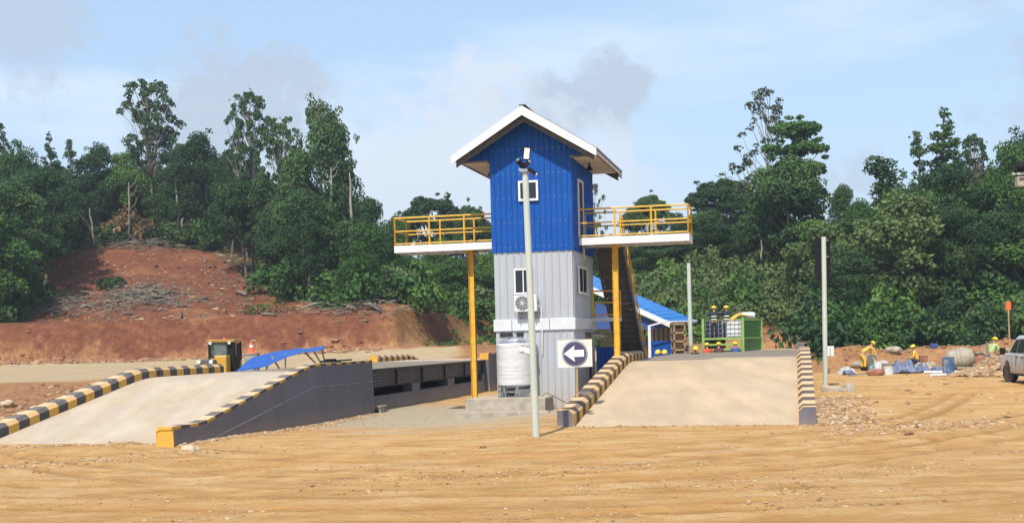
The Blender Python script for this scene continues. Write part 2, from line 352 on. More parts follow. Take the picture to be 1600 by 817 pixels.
def height(x, y):
    yy = max(y, 1.0); px = 800+2000*x/(yy)
    px = max(-900, min(2500, px))
    n1 = noise.noise(Vector((x*0.09, y*0.09, 1.3))); n2 = noise.noise(Vector((x*0.45, y*0.45, 4.1)))
    z = 0.10*n1*sstep(4, 20, abs(y-34)) + 0.03*n2
    tr = noise.noise(Vector((x*0.22+0.25*y, y*0.9, 9.0))); z += 0.016*tr*sstep(37, 26, y)+0.022*noise.noise(Vector((x*1.4, y*1.7, 3.0)))*sstep(45, 30, y)
    z += rut(x, y)[0]
    # dug down beside the tower
    z -= 0.26*sstep(31, 44, y)*sstep(2.3, 0.5, abs(x+2.6-0.2217*(y-45))/2.2)
    kl = -12.8+0.2217*(y-43.2)                           # left kerb line
    ks = pw(px, [(180, 50), (260, 66)])
    base = pw(y, [(ks, 0.0), (ks+9, 1.1), (100, 1.6)]) + 0.5*sstep(200, 700, px)*sstep(75, 100, y)
    lm = sstep(0.0, 3.5, kl-x); lm = max(lm, sstep(74, 82, y))
    lw = 1-sstep(1120, 1290, px)
    z += base*lm*lw
    # right side yard
    rw = 1-lw
    z += rw*pw(y, [(36, 0.0), (47, 0.33), (64, 0.30), (76, 0.5), (84, 1.2)])*sstep(1180, 1300, px)
    bw = sstep(1270, 1300, px)
    z += bw*(1.15+0.45*n2+0.35*n1)*math.exp(-((y-71.5-2.0*n1)/1.7)**2)
    # cut bank on the far left
    if y > 90:
        wob = 1.5*noise.noise(Vector((x*0.06, 3.0, 0)))+0.4*noise.noise(Vector((x*0.5, 3.0, 7)))
        yb = 100+wob+pw(px, [(620, 0), (760, 12)])
        bh = 3.3*(1-sstep(560, 800, px))+pw(px, [(560, 0), (640, 1.0), (860, 1.6), (1000, 0)])
        z += bh*sstep(yb, yb+2.6, y)
        sl = pw(px, [(-200, .21), (60, .24), (220, .27), (380, .22), (540, .14), (620, .055), (940, .05), (1000, .28), (1260, .26), (1330, .22), (1800, .24)])
        ya = pw(px, [(900, 103), (1000, 96), (1290, 84), (1500, 78)])
        cap = pw(px, [(-200, 16), (200, 16), (420, 14), (560, 5), (620, 3), (950, 3), (1010, 8.5), (1250, 8.0), (1340, 9), (1800, 11)])
        g = sl*max(0, y-ya-(2.6 if px < 900 else 0)); z += g/(1+(g/cap)**4)**0.25 if g > 0 else 0
        z += (0.5*n1+0.30*n2)*sstep(104, 112, y)+0.16*noise.noise(Vector((x*1.1, y*1.1, 5)))
        z += 0.10*max(0, y-152)*(1-sstep(540, 600, px)+sstep(1000, 1060, px))*(1 if y < 260 else 0)
    elif px > 1280 and y > 80:
        z += 0.2*(y-80)*0.5
    return z
rows = []; y = -14.0
while y < 700:
    rows.append(y); y += 0.30 if y < 15 else (0.14 if y < 38 else 0.27 if y < 60 else (0.45 if y < 120 else (1.4 if y < 200 else 20)))
NU = 420
verts = []; tints = []; trk = []
for y in rows:
    yr = max(y+16, 3)
    for i in range(NU+1):
        u = (i/NU*2-1); u = u*0.72 if y < 250 else u*1.4
        x = u*yr; z = height(x, y); verts.append((x, y, z))
        px = 800+2000*x/max(y, 1)
        kl = -12.8+0.2217*(y-43.2); n = noise.noise(Vector((x*0.3, y*0.3, 2))); n5 = noise.noise(Vector((x*0.12, y*0.16, 8)))
        red = sstep(97.5, 99.5, y+n)*(1-sstep(900, 1000, px)); red = max(red, 0.92*sstep(42, 47, y)*sstep(0.5, 2.0, kl-x)*sstep(61, 58.8, y+2*n))
        red = max(red, sstep(66, 69, y+n)*sstep(1230, 1300, px)*0.8)
        red = max(red, sstep(80, 95, y)*sstep(900, 1000, px))
        veg2 = sstep(81, 84, y+1.5*n)*sstep(1270, 1290, px)
        red = max(red, sstep(64, 76, y)*sstep(705, 735, px+20*n)*sstep(900, 860, px))
        beige = sstep(58.5, 61, y+2*n)*(1-sstep(97.5, 99.5, y+n))*(1-sstep(700, 730, px+20*n))
        grey = sstep(37.0, 42, y+2.5*n)*sstep(2.0, 1.4, abs(x+1.9-0.2217*(y-45))/2.6)*sstep(58, 50, y)
        grey = max(grey, 0.65*sstep(0.15, 0.5, n5+0.1)*sstep(1.5, 3.0, x)*sstep(9.0, 7, x)*sstep(31.5, 33.5, y)*sstep(37, 35, y))
        grey = max(grey, 0.5*sstep(0.3, 0.75, math.exp(-((x+2.0)**2/14+(y-36.5)**2/2.2))+0.3*n))
        veg = sstep(100, 112, y+4*n)*(0.0 if (40+30*n < px < pw(y, [(104, 520), (138, 335), (150, 300)])+20*n and y < 141) else 1.0)*(0.85 if px < 640 or px > 1000 else 0.35)
        veg = max(veg, 0.9*veg2)
        red *= 1-.55*sstep(560, 660, px)*sstep(97, 99, y)*sstep(.1, .5, n5+.3)
        tints.append((red, beige, grey, veg)); trk.append(rut(x, y)[1])
faces = {'ground': [], 'far_road': [], 'hillside': []}
W_ = NU+1
for j in range(len(rows)-1):
    for i in range(NU):
        a = j*W_+i; f = (a, a+1, a+W_+1, a+W_); t = tints[a]; y = rows[j]
        if y > 98: faces['hillside'].append(f)
        elif t[1] > 0.5: faces['far_road'].append(f)
        else: faces['ground'].append(f)
gm = bpy.data.materials.new('soil'); gm.use_nodes = True
N = gm.node_tree.nodes; L = gm.node_tree.links; b = N['Principled BSDF']; b.inputs['Roughness'].default_value = 0.95; b.inputs['Specular IOR Level'].default_value = 0.15
geo = N.new('ShaderNodeNewGeometry'); att = N.new('ShaderNodeAttribute'); att.attribute_name = 'soil'
sepc = N.new('ShaderNodeSeparateColor'); L.new(att.outputs['Color'], sepc.inputs[0])
def gn(scale, st=(1, 1, 1), det=8, ro=0.6, rot=0.0):
    mp = N.new('ShaderNodeMapping'); mp.inputs['Scale'].default_value = st; mp.inputs['Rotation'].default_value = (0, 0, rot); L.new(geo.outputs['Position'], mp.inputs[0])
    n = N.new('ShaderNodeTexNoise'); n.inputs['Scale'].default_value = scale; n.inputs['Detail'].default_value = det; n.inputs['Roughness'].default_value = ro
    L.new(mp.outputs[0], n.inputs['Vector']); return n.outputs['Fac']
def gr(fac, stops):
    r = N.new('ShaderNodeValToRGB'); L.new(fac, r.inputs[0]); e = r.color_ramp.elements
    while len(e) > 1: e.remove(e[-1])
    e[0].position = stops[0][0]; e[0].color = (*stops[0][1], 1)
    for p, c in stops[1:]:
        k = e.new(p); k.color = (*c, 1)
    return r.outputs[0]
def gx(f, a, c, mode='MIX'):
    x = N.new('ShaderNodeMix'); x.data_type = 'RGBA'; x.blend_type = mode
    if isinstance(f, float): x.inputs['Factor'].default_value = f
    else: L.new(f, x.inputs['Factor'])
    for s, v in (('A', a), ('B', c)):
        i = [k for k in x.inputs if k.name == s and k.type == 'RGBA'][0]
        if isinstance(v, tuple): i.default_value = (*v, 1)
        else: L.new(v, i)
    return [k for k in x.outputs if k.type == 'RGBA'][0]
def gmth(op, a, c, cl=False):
    x = N.new('ShaderNodeMath'); x.operation = op; x.use_clamp = cl
    for i, v in enumerate((a, c)):
        if isinstance(v, (int, float)): x.inputs[i].default_value = v
        else: L.new(v, x.inputs[i])
    return x.outputs[0]
nbig = gn(0.22, (0.6, 1.6, 1), 5); nmid = gn(0.9, (0.7, 1.3, 1), 9, 0.66, R(8)); nfine = gn(7.0, (1, 1, 1), 8, 0.7); ntrk = gn(0.9, (0.22, 1.5, 1), 8, 0.68, R(7)); nst = gn(24, (1, 1, 1), 3, 0.6)
tan = gr(nmid, [(0.36, (0.45, 0.240, 0.082)), (0.5, (0.565, 0.325, 0.125)), (0.64, (0.64, 0.415, 0.19))])
tan = gx(gmth('MULTIPLY', gmth('SUBTRACT', nbig, 0.50, True), 3.2, True), tan, (0.54, 0.26, 0.075))
tan = gx(gmth('MULTIPLY', gmth('SUBTRACT', ntrk, 0.62, True), 1.6, True), tan, (0.50, 0.30, 0.12))
tan = gx(gmth('MULTIPLY', gmth('SUBTRACT', gn(3.2, (0.8, 1.2, 1), 9, 0.75), 0.53, True), 3.5, True), tan, (0.44, 0.26, 0.11))
tan = gx(gmth('MULTIPLY', gmth('SUBTRACT', gn(4.7, (1, 1, 1), 9, 0.75), 0.56, True), 3.5, True), tan, (0.62, 0.44, 0.25))
tan = gx(gmth('MULTIPLY', gmth('SUBTRACT', gn(0.45, (0.6, 1.2, 1), 8, 0.66, R(-5)), 0.55, True), 4.0, True), tan, (0.60, 0.41, 0.22))
tan = gx(gmth('MULTIPLY', gmth('SUBTRACT', nfine, 0.58, True), 3.0, True), tan, (0.40, 0.235, 0.10))
atk = N.new('ShaderNodeAttribute'); atk.attribute_name = 'track'
tan = gx(gmth('MULTIPLY', atk.outputs['Fac'], gmth('ADD', gn(5.0, (1, 1, 1), 6, 0.7), 0.55), True), tan, (0.37, 0.195, 0.070))
redc = gr(gn(1.6, (1, 1, 1.2), 10, 0.75), [(0.32, (0.090, 0.034, 0.020)), (0.48, (0.165, 0.058, 0.031)), (0.58, (0.205, 0.078, 0.040)), (0.72, (0.29, 0.135, 0.072))])
redc = gx(gmth('MULTIPLY', gmth('SUBTRACT', gn(0.9, (1.6, 1, 0.12), 6, 0.7), 0.52, True), 3.0, True), redc, (0.13, 0.055, 0.040))
redc = gx(gmth('MULTIPLY', gmth('SUBTRACT', gn(0.13, (1, 1, 3.0), 4), 0.54, True), 3.0, True), redc, (0.40, 0.20, 0.085))
beig = gr(nmid, [(0.3, (0.38, 0.27, 0.15)), (0.7, (0.50, 0.38, 0.23))])
greyc = gr(nfine, [(0.3, (0.40, 0.31, 0.20)), (0.7, (0.50, 0.41, 0.29))])
vegc = gr(gn(0.6), [(0.35, (0.10, 0.065, 0.03)), (0.6, (0.05, 0.075, 0.025))])
sz = N.new('ShaderNodeSeparateXYZ'); L.new(geo.outputs['Position'], sz.inputs[0])
st_ = gmth('MULTIPLY', gmth('ADD', gmth('SUBTRACT', 3.0, sz.outputs[2], False), gmth('MULTIPLY', gmth('SUBTRACT', gn(0.35, (1, 1, 0.6), 7, 0.7), 0.5), 9.0), True), 0.75)
redc = gx(st_, redc, gr(gn(2.4, (1.5, 1, 0.25), 8, 0.75), [(0.35, (0.20, 0.085, 0.045)), (0.5, (0.34, 0.165, 0.075)), (0.68, (0.47, 0.27, 0.13))]))
c = gx(sepc.outputs[1], tan, beig)
c = gx(sepc.outputs[2], c, greyc)
c = gx(sepc.outputs[0], c, redc)
c = gx(gmth('MULTIPLY', att.outputs['Alpha'], 0.9), c, vegc)
c = gx(gmth('MULTIPLY', gmth('SUBTRACT', nst, 0.68, True), 5.0, True), c, (0.52, 0.38, 0.24))
L.new(c, b.inputs['Base Color'])
hsum = gmth('ADD', gmth('MULTIPLY', nfine, 0.35), gmth('ADD', gmth('MULTIPLY', nst, 0.15), gmth('MULTIPLY', nmid, 0.8)))
hsum = gmth('ADD', hsum, gmth('MULTIPLY', ntrk, 0.4))
hsum = gmth('ADD', hsum, gmth('MULTIPLY', gn(3.2, (1, 1, 1), 9, 0.75), 0.9))
bp = N.new('ShaderNodeBump'); bp.inputs['Strength'].default_value = 1.0; bp.inputs['Distance'].default_value = 0.13
L.new(hsum, bp.inputs['Height']); L.new(bp.outputs[0], b.inputs['Normal'])
for nm, fs in faces.items():
    used = sorted({k for f in fs for k in f}); mp_ = {k: i for i, k in enumerate(used)}
    me = bpy.data.meshes.new(nm); me.from_pydata([verts[k] for k in used], [], [tuple(mp_[k] for k in f) for f in fs])
    me.materials.append(gm); me.polygons.foreach_set('use_smooth', [True]*len(fs))
    ca = me.color_attributes.new('soil', 'FLOAT_COLOR', 'POINT'); ca.data.foreach_set('color', [v for k in used for v in tints[k]])
    ta = me.attributes.new('track', 'FLOAT', 'POINT'); ta.data.foreach_set('value', [trk[k] for k in used])
    o = bpy.data.objects.new(nm, me); COL.objects.link(o); tag(o, kind='structure')
# ------------------------------------------------------------------ weighbridge ramps
W = 5.5
def sweep(mb, secs, m=0, caps=True, ms=None):
    n = len(secs[0]); i = len(mb.v)
    for s in secs: mb.v += [tuple(p) for p in s]
    for k in range(len(secs)-1):
        for t in range(n):
            j = (t+1) % n; mb.f.append((i+k*n+t, i+k*n+j, i+(k+1)*n+j, i+(k+1)*n+t)); mb.m.append(ms[t] if ms else m)
    if caps:
        mb.f.append(tuple(i+t for t in reversed(range(n)))); mb.m.append(m)
        e = i+(len(secs)-1)*n; mb.f.append(tuple(e+t for t in range(n))); mb.m.append(m)
def ramp_root(W, blk, origin, rz, label, H, Lc, Lt, sf, firstyellow, endyellow, hk, group, smat='concrete', far=False):
    root = empty('weighbridge_ramp', origin, rz, label, 'ramp', group)
    def zs(s):
        t = (s-sf)/(Lc-sf)
        if t <= 0: return 0.0
        if t < 0.9: return H*t*1.012
        if s > Lc+0.8: return H
        a = H*0.9*1.012; u = (s-(sf+0.9*(Lc-sf)))/((Lc+0.8)-(sf+0.9*(Lc-sf)))
        return a+(H-a)*(1-(1-u)**2)
    def zk(s): return max(zs(s)+hk, 0.47 if s < 2 else 0)
    st = [sf+k*0.4 for k in range(int((Lt-sf)/0.4)+1)]+[Lt]
    mb = MB(); sweep(mb, [[(0, s, zs(s)-0.9), (W, s, zs(s)-0.9), (W, s, zs(s)), (0, s, zs(s))] for s in st]); mb.build('concrete_slab', M[smat], root)
    for side in (0, 1):
        sg = 1 if side else -1; xi = W if side else 0.0; kw = 0.45; xo = xi+sg*kw
        L1 = Lt
        ss = [k*blk for k in range(int(L1/blk)+1)]
        mb = MB(); secs = []
        for s in ss+[L1]:
            z = zk(s); bz = xo+sg*0.07*min(1, z)
            secs.append([(bz, s, -1.2), (xo, s, z-0.006), (xi+sg*0.125, s, z-0.006), (xi+sg*0.006, s, z-0.11), (xi+sg*0.006, s, -1.2)])
        if endyellow and side:   # sloping front end of the near wall
            secs[0] = [(p[0], p[1]+(0.10 if p[2] > 0 else 0), p[2]) for p in secs[0]]
        sweep(mb, secs); wall = mb.build('side_wall', M['wallpaint'], root)
        mb = MB()
        for q, s in enumerate(ss[:-1] if ss[-1] >= L1-0.01 else ss):
            s2 = min(s+blk, L1); col = (q+firstyellow) % 2
            a = []
            for k, t in enumerate((s+0.004, s2-0.004)):
                z = zk(t)
                a.append([(xo+sg*0.005, t, z-0.08), (xo+sg*0.005, t, z), (xi+sg*0.12, t, z), (xi, t, z-0.105), (xi, t, zs(t)+0.003), (xi+sg*0.03, t, zs(t)+0.003), (xi+sg*0.03, t, z-0.12), (xi+sg*0.13, t, z-0.08)])
            sweep(mb, a, m=col)
        if endyellow and side:   # painted front end of the near kerb
            mb.hexa([(xi-0.01, -0.03, -.2), (xo+.06, -0.03, -.2), (xo+.06, 0.0, -.2), (xi-.01, 0.0, -.2), (xi+.02, 0.04, zk(0)+.002), (xo+.004, 0.04, zk(0)+.002), (xo, 0.12, zk(0)+.002), (xi+.02, 0.12, zk(0)+.002)], 0)
        if far: xa, xb = sorted((xi-sg*.0, xo+sg*.01)); mb.box(xa, xb, Lt+.0, Lt+.03, H-.02, zk(Lt)+.004)
        mb.build('kerb', [M['yellow'], M['blackdusty' if smat == 'dustconc' else 'black']], root)
        if side and endyellow:      # casting step running up the outer wall
            mb = MB(); a = []
            for k in range(31):
                s = 0.3+(Lt-0.3)*k/30; z = max(-0.1, zk(s)-0.52-0.22*min(1, s/9)) if s < Lc+1 else zk(s)-0.78
                x = xo+0.07*min(1, zk(s))*max(0.0, 1-(z+1.2)/(zk(s)+1.2))
                a.append([(x-.02, s, z-0.012), (x+0.03, s, z-0.012), (x+0.03, s, z+0.012), (x-.02, s, z+0.03)])
            sweep(mb, a); mb.build('wall_ledge', M['ledge'], root)
    return root
LO = Vector((-8.6, 32.2, 0))-NX*(W+0.45); RO = gz(896, 667, 0.0); WR = 6.05
G = 'ramps of the two weighbridges'
ramp_root(5.5, .5, LO, -TH, 'pale concrete ramp at left with long dark grey side wall, leading up onto the weighbridge', 1.5, 9.8, 15.8, 0.9, 0, True, 0.33, G)
ramp_root(WR, .55, RO, -TH, 'dusty concrete ramp right of the arrow sign, climbing between striped kerbs', 1.52, 12.6, 17.2, 0.1, 0, False, 0.37, G, 'dustconc')
ramp_root(5.5, .5, LO+AX*50.1+NX*5.5, math.pi-TH, 'far ramp of the left weighbridge, only its striped kerb showing beyond the dark steel deck', 1.5, 9.8, 15.8, 0.9, 1, False, 0.33, G, far=True)
ramp_root(WR, .55, RO+AX*58.0+NX*WR, math.pi-TH, 'far ramp of the right weighbridge, behind the crest near the green container', 1.52, 12.6, 17.2, 0.1, 0, False, 0.37, G, 'dustconc')
def deck(W, origin, s0, s1, H, label):
    root = empty('weighbridge_deck', origin+AX*s0, -TH, label, 'weighbridge', 'weighbridge decks'); Ld = s1-s0
    mb = MB(); mb.box(-0.3, W+0.3, 0.04, Ld-0.04, H-0.05, H-0.004); mb.build('deck_plate', M['deck'], root)
    for side in (0, 1):
        xf = W+0.18 if side else -0.18; sg = 1 if side else -1
        mb = MB(); xa, xb = sorted((xf, xf-sg*0.3))
        mb.box(xa, xb, 0.05, Ld-0.05, H-0.72, H-0.06)
        xc, xd = sorted((xf+sg*0.10, xf)); mb.box(xc, xd, 0.05, Ld-0.05, H-0.09, H-0.055); mb.box(xc, xd, 0.05, Ld-0.05, H-0.72, H-0.69)
        n = int(Ld/3.6)
        for k in range(n+1):
            y0 = 0.12+k*3.6; xe, xg = sorted((xf+sg*0.06, xf)); mb.box(xe, xg, y0, min(y0+2.1, Ld-.1), H-0.68, H-0.1)
            for q in range(7):
                y = y0+0.15+q*0.3
                if y > Ld-.2: break
                for z in (H-.6, H-.48, H-.36, H-.24):
                    mb.tube((xf+sg*0.06, y, z), (xf+sg*0.095, y, z), 0.030, n=6, m=1)
        for k in ():
            xe, xg = sorted((xf+sg*0.095, xf)); mb.box(xe, xg, 0.3+k*0.9, 0.315+k*0.9, H-0.69, H-0.09)
        mb.build('girder', [M['navy'], M['bolt']], root)
        mb = MB(); x0, x1 = sorted((xf+sg*0.10, xf-sg*0.35)); mb.box(x0, x1, -0.2, Ld+.2, -1.2, H-1.05)
        mb.build('plinth_wall', M['wallpaint'], root)
        for y in (0.0, 5.6, 11.2, Ld-0.7):
            mb = MB(); mb.box(x0+.01, x1-.01, y, y+(1.15 if 0 < y < Ld-1 else 0.62), H-1.05, H-.73); mb.build('pier', M['wallpaint'], root)
    mb = MB()
    for k in range(3): mb.box(1.2+k*1.5, 1.35+k*1.5, .1, Ld-.1, H-.5, H-.06)
    mb.build('cross_beam', M['dark'], root)
    mb = MB(); mb.box(2.2, 3.3, 0.3, Ld-.3, -.6, H-.55); mb.build('void_shade', M['dark'], root)  # near-black block paints the shade of the void behind the plinth gaps
    return root
d1 = deck(5.5, LO, 15.8, 34.3, 1.5, 'dark navy steel weighbridge deck left of the tower, bolted girders above a grey plinth wall')
d2 = deck(WR, RO, 17.2, 40.8, 1.52, 'steel weighbridge deck beyond the crest of the right ramp')
mb = MB(); mb.box(5.85, 6.15, .1, .75, -.05, .32, 1); mb.box(5.82, 6.18, .05, .8, .32, .37, 0); mb.box(5.9, 6.1, .0, .1, 0.0, .25, 2)
o = mb.build('drain_box', [M['palerock'], M['pad'], M['dark']], None); o.location = LO+AX*15.9; o.rotation_euler.z = -TH; o.location.z = -.25
tag(o, 'small concrete drain box at the end of the left ramp wall', 'drain box')
# ------------------------------------------------------------------ tower
T0 = Vector((-0.52, 45.4, 0)); TW, TD = 2.8, 4.7
tower = empty('control_tower', T0, -TH, 'tall narrow blue and grey corrugated tower with white gable roof between the two ramps', 'tower')
def prof(L_, pitch, rib, dep):
    pts = [(0, 0)]; x = pitch*0.5
    while x+rib < L_:
        pts += [(x, 0), (x+rib*0.25, dep), (x+rib*0.75, dep), (x+rib, 0)]; x += pitch
    pts.append((L_, 0)); return pts
def corr(mb, p0, p1, zb, zt, pitch=0.22, rib=0.07, dep=0.028, m=0):
    # outward is to the right of p0 -> p1 when seen from above going p0->p1 with wall on the left
    p0 = Vector(p0); p1 = Vector(p1); d = p1-p0; L_ = d.length; d.normalize(); nrm = Vector((d.y, -d.x, 0))
    pr = prof(L_, pitch, rib, dep); i = len(mb.v)
    for (u, o_) in pr:
        q = p0+d*u+nrm*o_; mb.v.append((q.x, q.y, zb(u))); mb.v.append((q.x, q.y, zt(u)))
    for k in range(len(pr)-1):
        a = i+2*k; mb.f.append((a, a+2, a+3, a+1)); mb.m.append(m)
def box4(mb, off, zb, zt, m=0, x0=0, x1=TW, y0=0, y1=TD, **k):
    c = [(x0-off, y0-off), (x1+off, y0-off), (x1+off, y1+off), (x0-off, y1+off)]
    for a in range(4): corr(mb, (*c[a], 0), (*c[(a+1) % 4], 0), lambda u: zb, lambda u: zt, m=m, **k)
mb = MB(); box4(mb, 0.0, -0.6, 2.95, pitch=0.24); mb.build('lower_wall', M['grey'], tower, fix=False)
mb = MB(); box4(mb, 0.0, 3.0, 5.75, pitch=0.27); mb.box(0.02, TW-.02, 0.02, TD-.02, 2.9, 3.0); mb.build('middle_wall', M['grey'], tower, fix=False)
mb = MB()
xs = [-0.07, 0.60, 1.95, TW+0.07]
for a, b_ in zip(xs, xs[1:]): mb.box(a+0.008, b_-0.008, -0.075, -0.02, 2.76, 3.17)
for a, b_ in ((-0.02, 2.3), (2.3, TD+.07)): mb.box(TW+0.045, TW+0.075, a+.008, b_-.008, 2.76, 3.17)
mb.build('flashing_band', M['greyflat'], tower, bevel=0.008)
RC, HW, SL = TW/2-.07, 2.50, 0.622; ZR = 10.42       # ridge centre, half width, slope, underside of ridge
zu = lambda x: ZR-0.06-SL*abs(x-RC)
BK = dict(pitch=0.20, rib=0.06, dep=0.026)
mb = MB()
corr(mb, (-.04, -.04, 0), (TW+.04, -.04, 0), lambda u: 5.52, lambda u: zu(u-.04), **BK)
corr(mb, (TW+.04, -.04, 0), (TW+.04, TD+.04, 0), lambda u: 5.52, lambda u: 9.0, **BK)
corr(mb, (TW+.03, TD+.03, 0), (-.03, TD+.03, 0), lambda u: 5.52, lambda u: zu(TW+.03-u), **BK)
corr(mb, (-.04, TD+.04, 0), (-.04, -.04, 0), lambda u: 5.52, lambda u: 9.0, **BK)
ZS = 8.77
for (a, b_) in ((RC-2.36, -.03), (TW+.03, RC+2.36)):
    corr(mb, (a, -.03, 0), (b_, -.03, 0), lambda u, a=a: ZS, lambda u, a=a: max(ZS+.02, zu(a+u)), **BK)
    corr(mb, (b_, TD+.03, 0), (a, TD+.03, 0), lambda u: ZS, lambda u, b_=b_: max(ZS+.02, zu(b_-u)), **BK)
for z in (5.7, 6.55, 7.4, 8.25, 9.1):      # screw rows
    for k in range(14):
        x = .02+k*.2
        if x < TW and z < zu(x)-.2: mb.box(x-.012, x+.012, -.052, -.036, z-.012, z+.012, 1)
for z in (5.7, 6.55, 7.4, 8.25):
    for k in range(22): y = .05+k*.2; mb.box(TW+.036, TW+.052, y-.012, y+.012, z-.012, z+.012, 1)
mb.build('upper_wall', [M['blue'], M['steel']], tower, fix=False)
mb = MB()
for sx in (-1, 1):
    x0, x1 = sorted((RC+sx*(TW/2+.06), RC+sx*2.36)); mb.box(x0, x1, -.0, TD+.35, ZS-.02, ZS+.01)
    xa, xb = sorted((RC+sx*2.36, RC+sx*2.39)); mb.box(xa, xb, -.05, TD+.35, ZS-.03, ZS+.12)
    # dark trim around the box
    mb.box(x0, x1, -.045, -.01, ZS-.05, ZS+.02, 1)
    xt, xu = sorted((RC+sx*(TW/2+.06), RC+sx*(TW/2+.10))); mb.box(xt, xu, -.01, TD+.3, ZS-.05, ZS-.02, 1)
mb.build('soffit', [M['soffit'], M['roof']], tower)
y0, y1 = -0.92, TD+0.95
roof = None
mb = MB()
for sx in (-1, 1):
    r0 = RC; r1 = RC+sx*(HW+.06)
    ze = ZR-SL*(HW+.06)
    n = 14
    for k in range(n):
        a = y0+(y1-y0)*k/n; b_ = y0+(y1-y0)*(k+1)/n
        P = [(r0, a, ZR), (r1, a, ze), (r1, b_, ze), (r0, b_, ZR)]
        Q = [(p[0], p[1], p[2]+.045) for p in P]
        if sx > 0: mb.hexa([P[0], P[1], P[2], P[3], Q[0], Q[1], Q[2], Q[3]])
        else: mb.hexa([P[1], P[0], P[3], P[2], Q[1], Q[0], Q[3], Q[2]])
        rib = b_-.04; mb.bar((r0, rib, ZR+.06), (r1, rib, ze+.06), .06, .04)
mb.bar((RC, y0+.02, ZR+.075), (RC, y1-.02, ZR+.075), .22, .02)
roof = mb.build('roof', M['roof'], tower)
for yy in (y0, y1):
    for sx in (-1, 1):
        mb = MB(); xe = RC+sx*(HW+.05); h = .27; yo = yy-.035 if yy < 0 else yy+.035
        zt0, zt1 = ZR+.035, ZR-SL*(HW+.05)+.035
        pts = [(RC, zt0-h*1.18), (xe, zt1-h*1.0), (xe, zt1), (RC, zt0)]
        mb.prism(pts if sx > 0 else pts[::-1], 'y', min(yy, yo), max(yy, yo)); mb.build('fascia', M['fascia'], roof)
        mb = MB(); yi = yy+(.22 if yy < 0 else -.22); pts = [(RC, zt0-h*1.18-.19), (xe-sx*.12, zt1-h-.10), (xe-sx*.12, zt1-.06), (RC, zt0-.08)]; mb.prism(pts if sx > 0 else pts[::-1], 'y', min(yi, yi+.05), max(yi, yi+.05)); mb.build('underside_shade', M['stairgrey'], roof)  # dark inner board stands in for the shaded underside of the overhang
for sx in (-1, 1):
    mb = MB(); xe = RC+sx*(HW+.02); z1 = ZR-SL*HW; xa, xb = sorted((xe, xe-sx*.03)); mb.box(xa, xb, y0+.01, y1-.01, z1-.13, z1-.02); mb.build('eave_board', M['fascia'], roof)
for (x, y) in ((-.42, 1.7), (TW+.42, 1.7)):
    mb = MB(); mb.tube((x, y, ZS-.02), (x, y, ZS-.10), .03); mb.lathe([(.03, 0), (.06, -.06), (.13, -.2), (.11, -.2), (.02, -.08)], (x, y, ZS-.10), 14); mb.ball((x, y, ZS-.25), .05, 8)
    mb.build('lamp', M['blackp'], tower)
def window(x0, x1, z0, z1, face, fr=0.07, mull=True, parent=tower):
    def P(u, v, w):   # u along wall, v outwards, w up
        return (u, (-.067 if w > 5.5 else -.03)-v, w) if face == 'front' else (TW+.03+v, u, w)
    def bx(mb, a, b_, v0, v1, c, d): 
        p, q = P(a, v0, c), P(b_, v1, d); mb.box(min(p[0], q[0]), max(p[0], q[0]), min(p[1], q[1]), max(p[1], q[1]), c, d)
    mb = MB(); bx(mb, x0, x1, .0, .036, z0, z1); w = mb.build('window', M['glass'], parent)
    mb = MB()
    bx(mb, x0-fr, x1+fr, .0, .07, z1, z1+fr); bx(mb, x0-fr, x1+fr, .0, .08, z0-fr, z0); bx(mb, x0-fr, x0, .0, .07, z0, z1); bx(mb, x1, x1+fr, .0, .07, z0, z1)
    if mull: bx(mb, (x0+x1)/2-.02, (x0+x1)/2+.02, .036, .05, z0, z1)
    mb.build('frame', M['white'], w, bevel=.006)
    return w
window(1.04, 1.60, 7.36, 7.92, 'front', .075, False)
window(0.78, 1.32, 4.10, 4.88, 'front', .06, True)
window(0.95, 2.75, 4.10, 4.95, 'side', .07, True)
# upper side door
mb = MB(); mb.box(TW+.07, TW+.085, 1.15, 2.05, 6.05, 8.05); dr = mb.build('door', M['dark'], tower)
mb = MB(); mb.box(TW+.05, TW+.12, 1.08, 1.16, 6.05, 8.12); mb.box(TW+.05, TW+.12, 2.04, 2.14, 5.3, 8.12); mb.box(TW+.05, TW+.12, 1.16, 2.04, 8.04, 8.12); mb.build('frame', M['white'], dr)
mb = MB(); mb.box(TW+.05, TW+.07, 2.6, 3.5, .2, 2.3); dr = mb.build('door', M['glass'], tower)
mb = MB(); mb.box(TW+.04, TW+.10, 2.52, 2.6, .2, 2.38); mb.box(TW+.04, TW+.10, 3.5, 3.58, .2, 2.38); mb.box(TW+.04, TW+.10, 2.6, 3.5, 2.3, 2.38); mb.build('frame', M['steel'], dr)
mb = MB(); mb.hexa([(TW+.05, 2.3, 2.62), (TW+.7, 2.3, 2.44), (TW+.7, 3.8, 2.44), (TW+.05, 3.8, 2.62), (TW+.05, 2.3, 2.66), (TW+.7, 2.3, 2.48), (TW+.7, 3.8, 2.48), (TW+.05, 3.8, 2.66)]); mb.build('door_canopy', M['stairgrey'], tower)
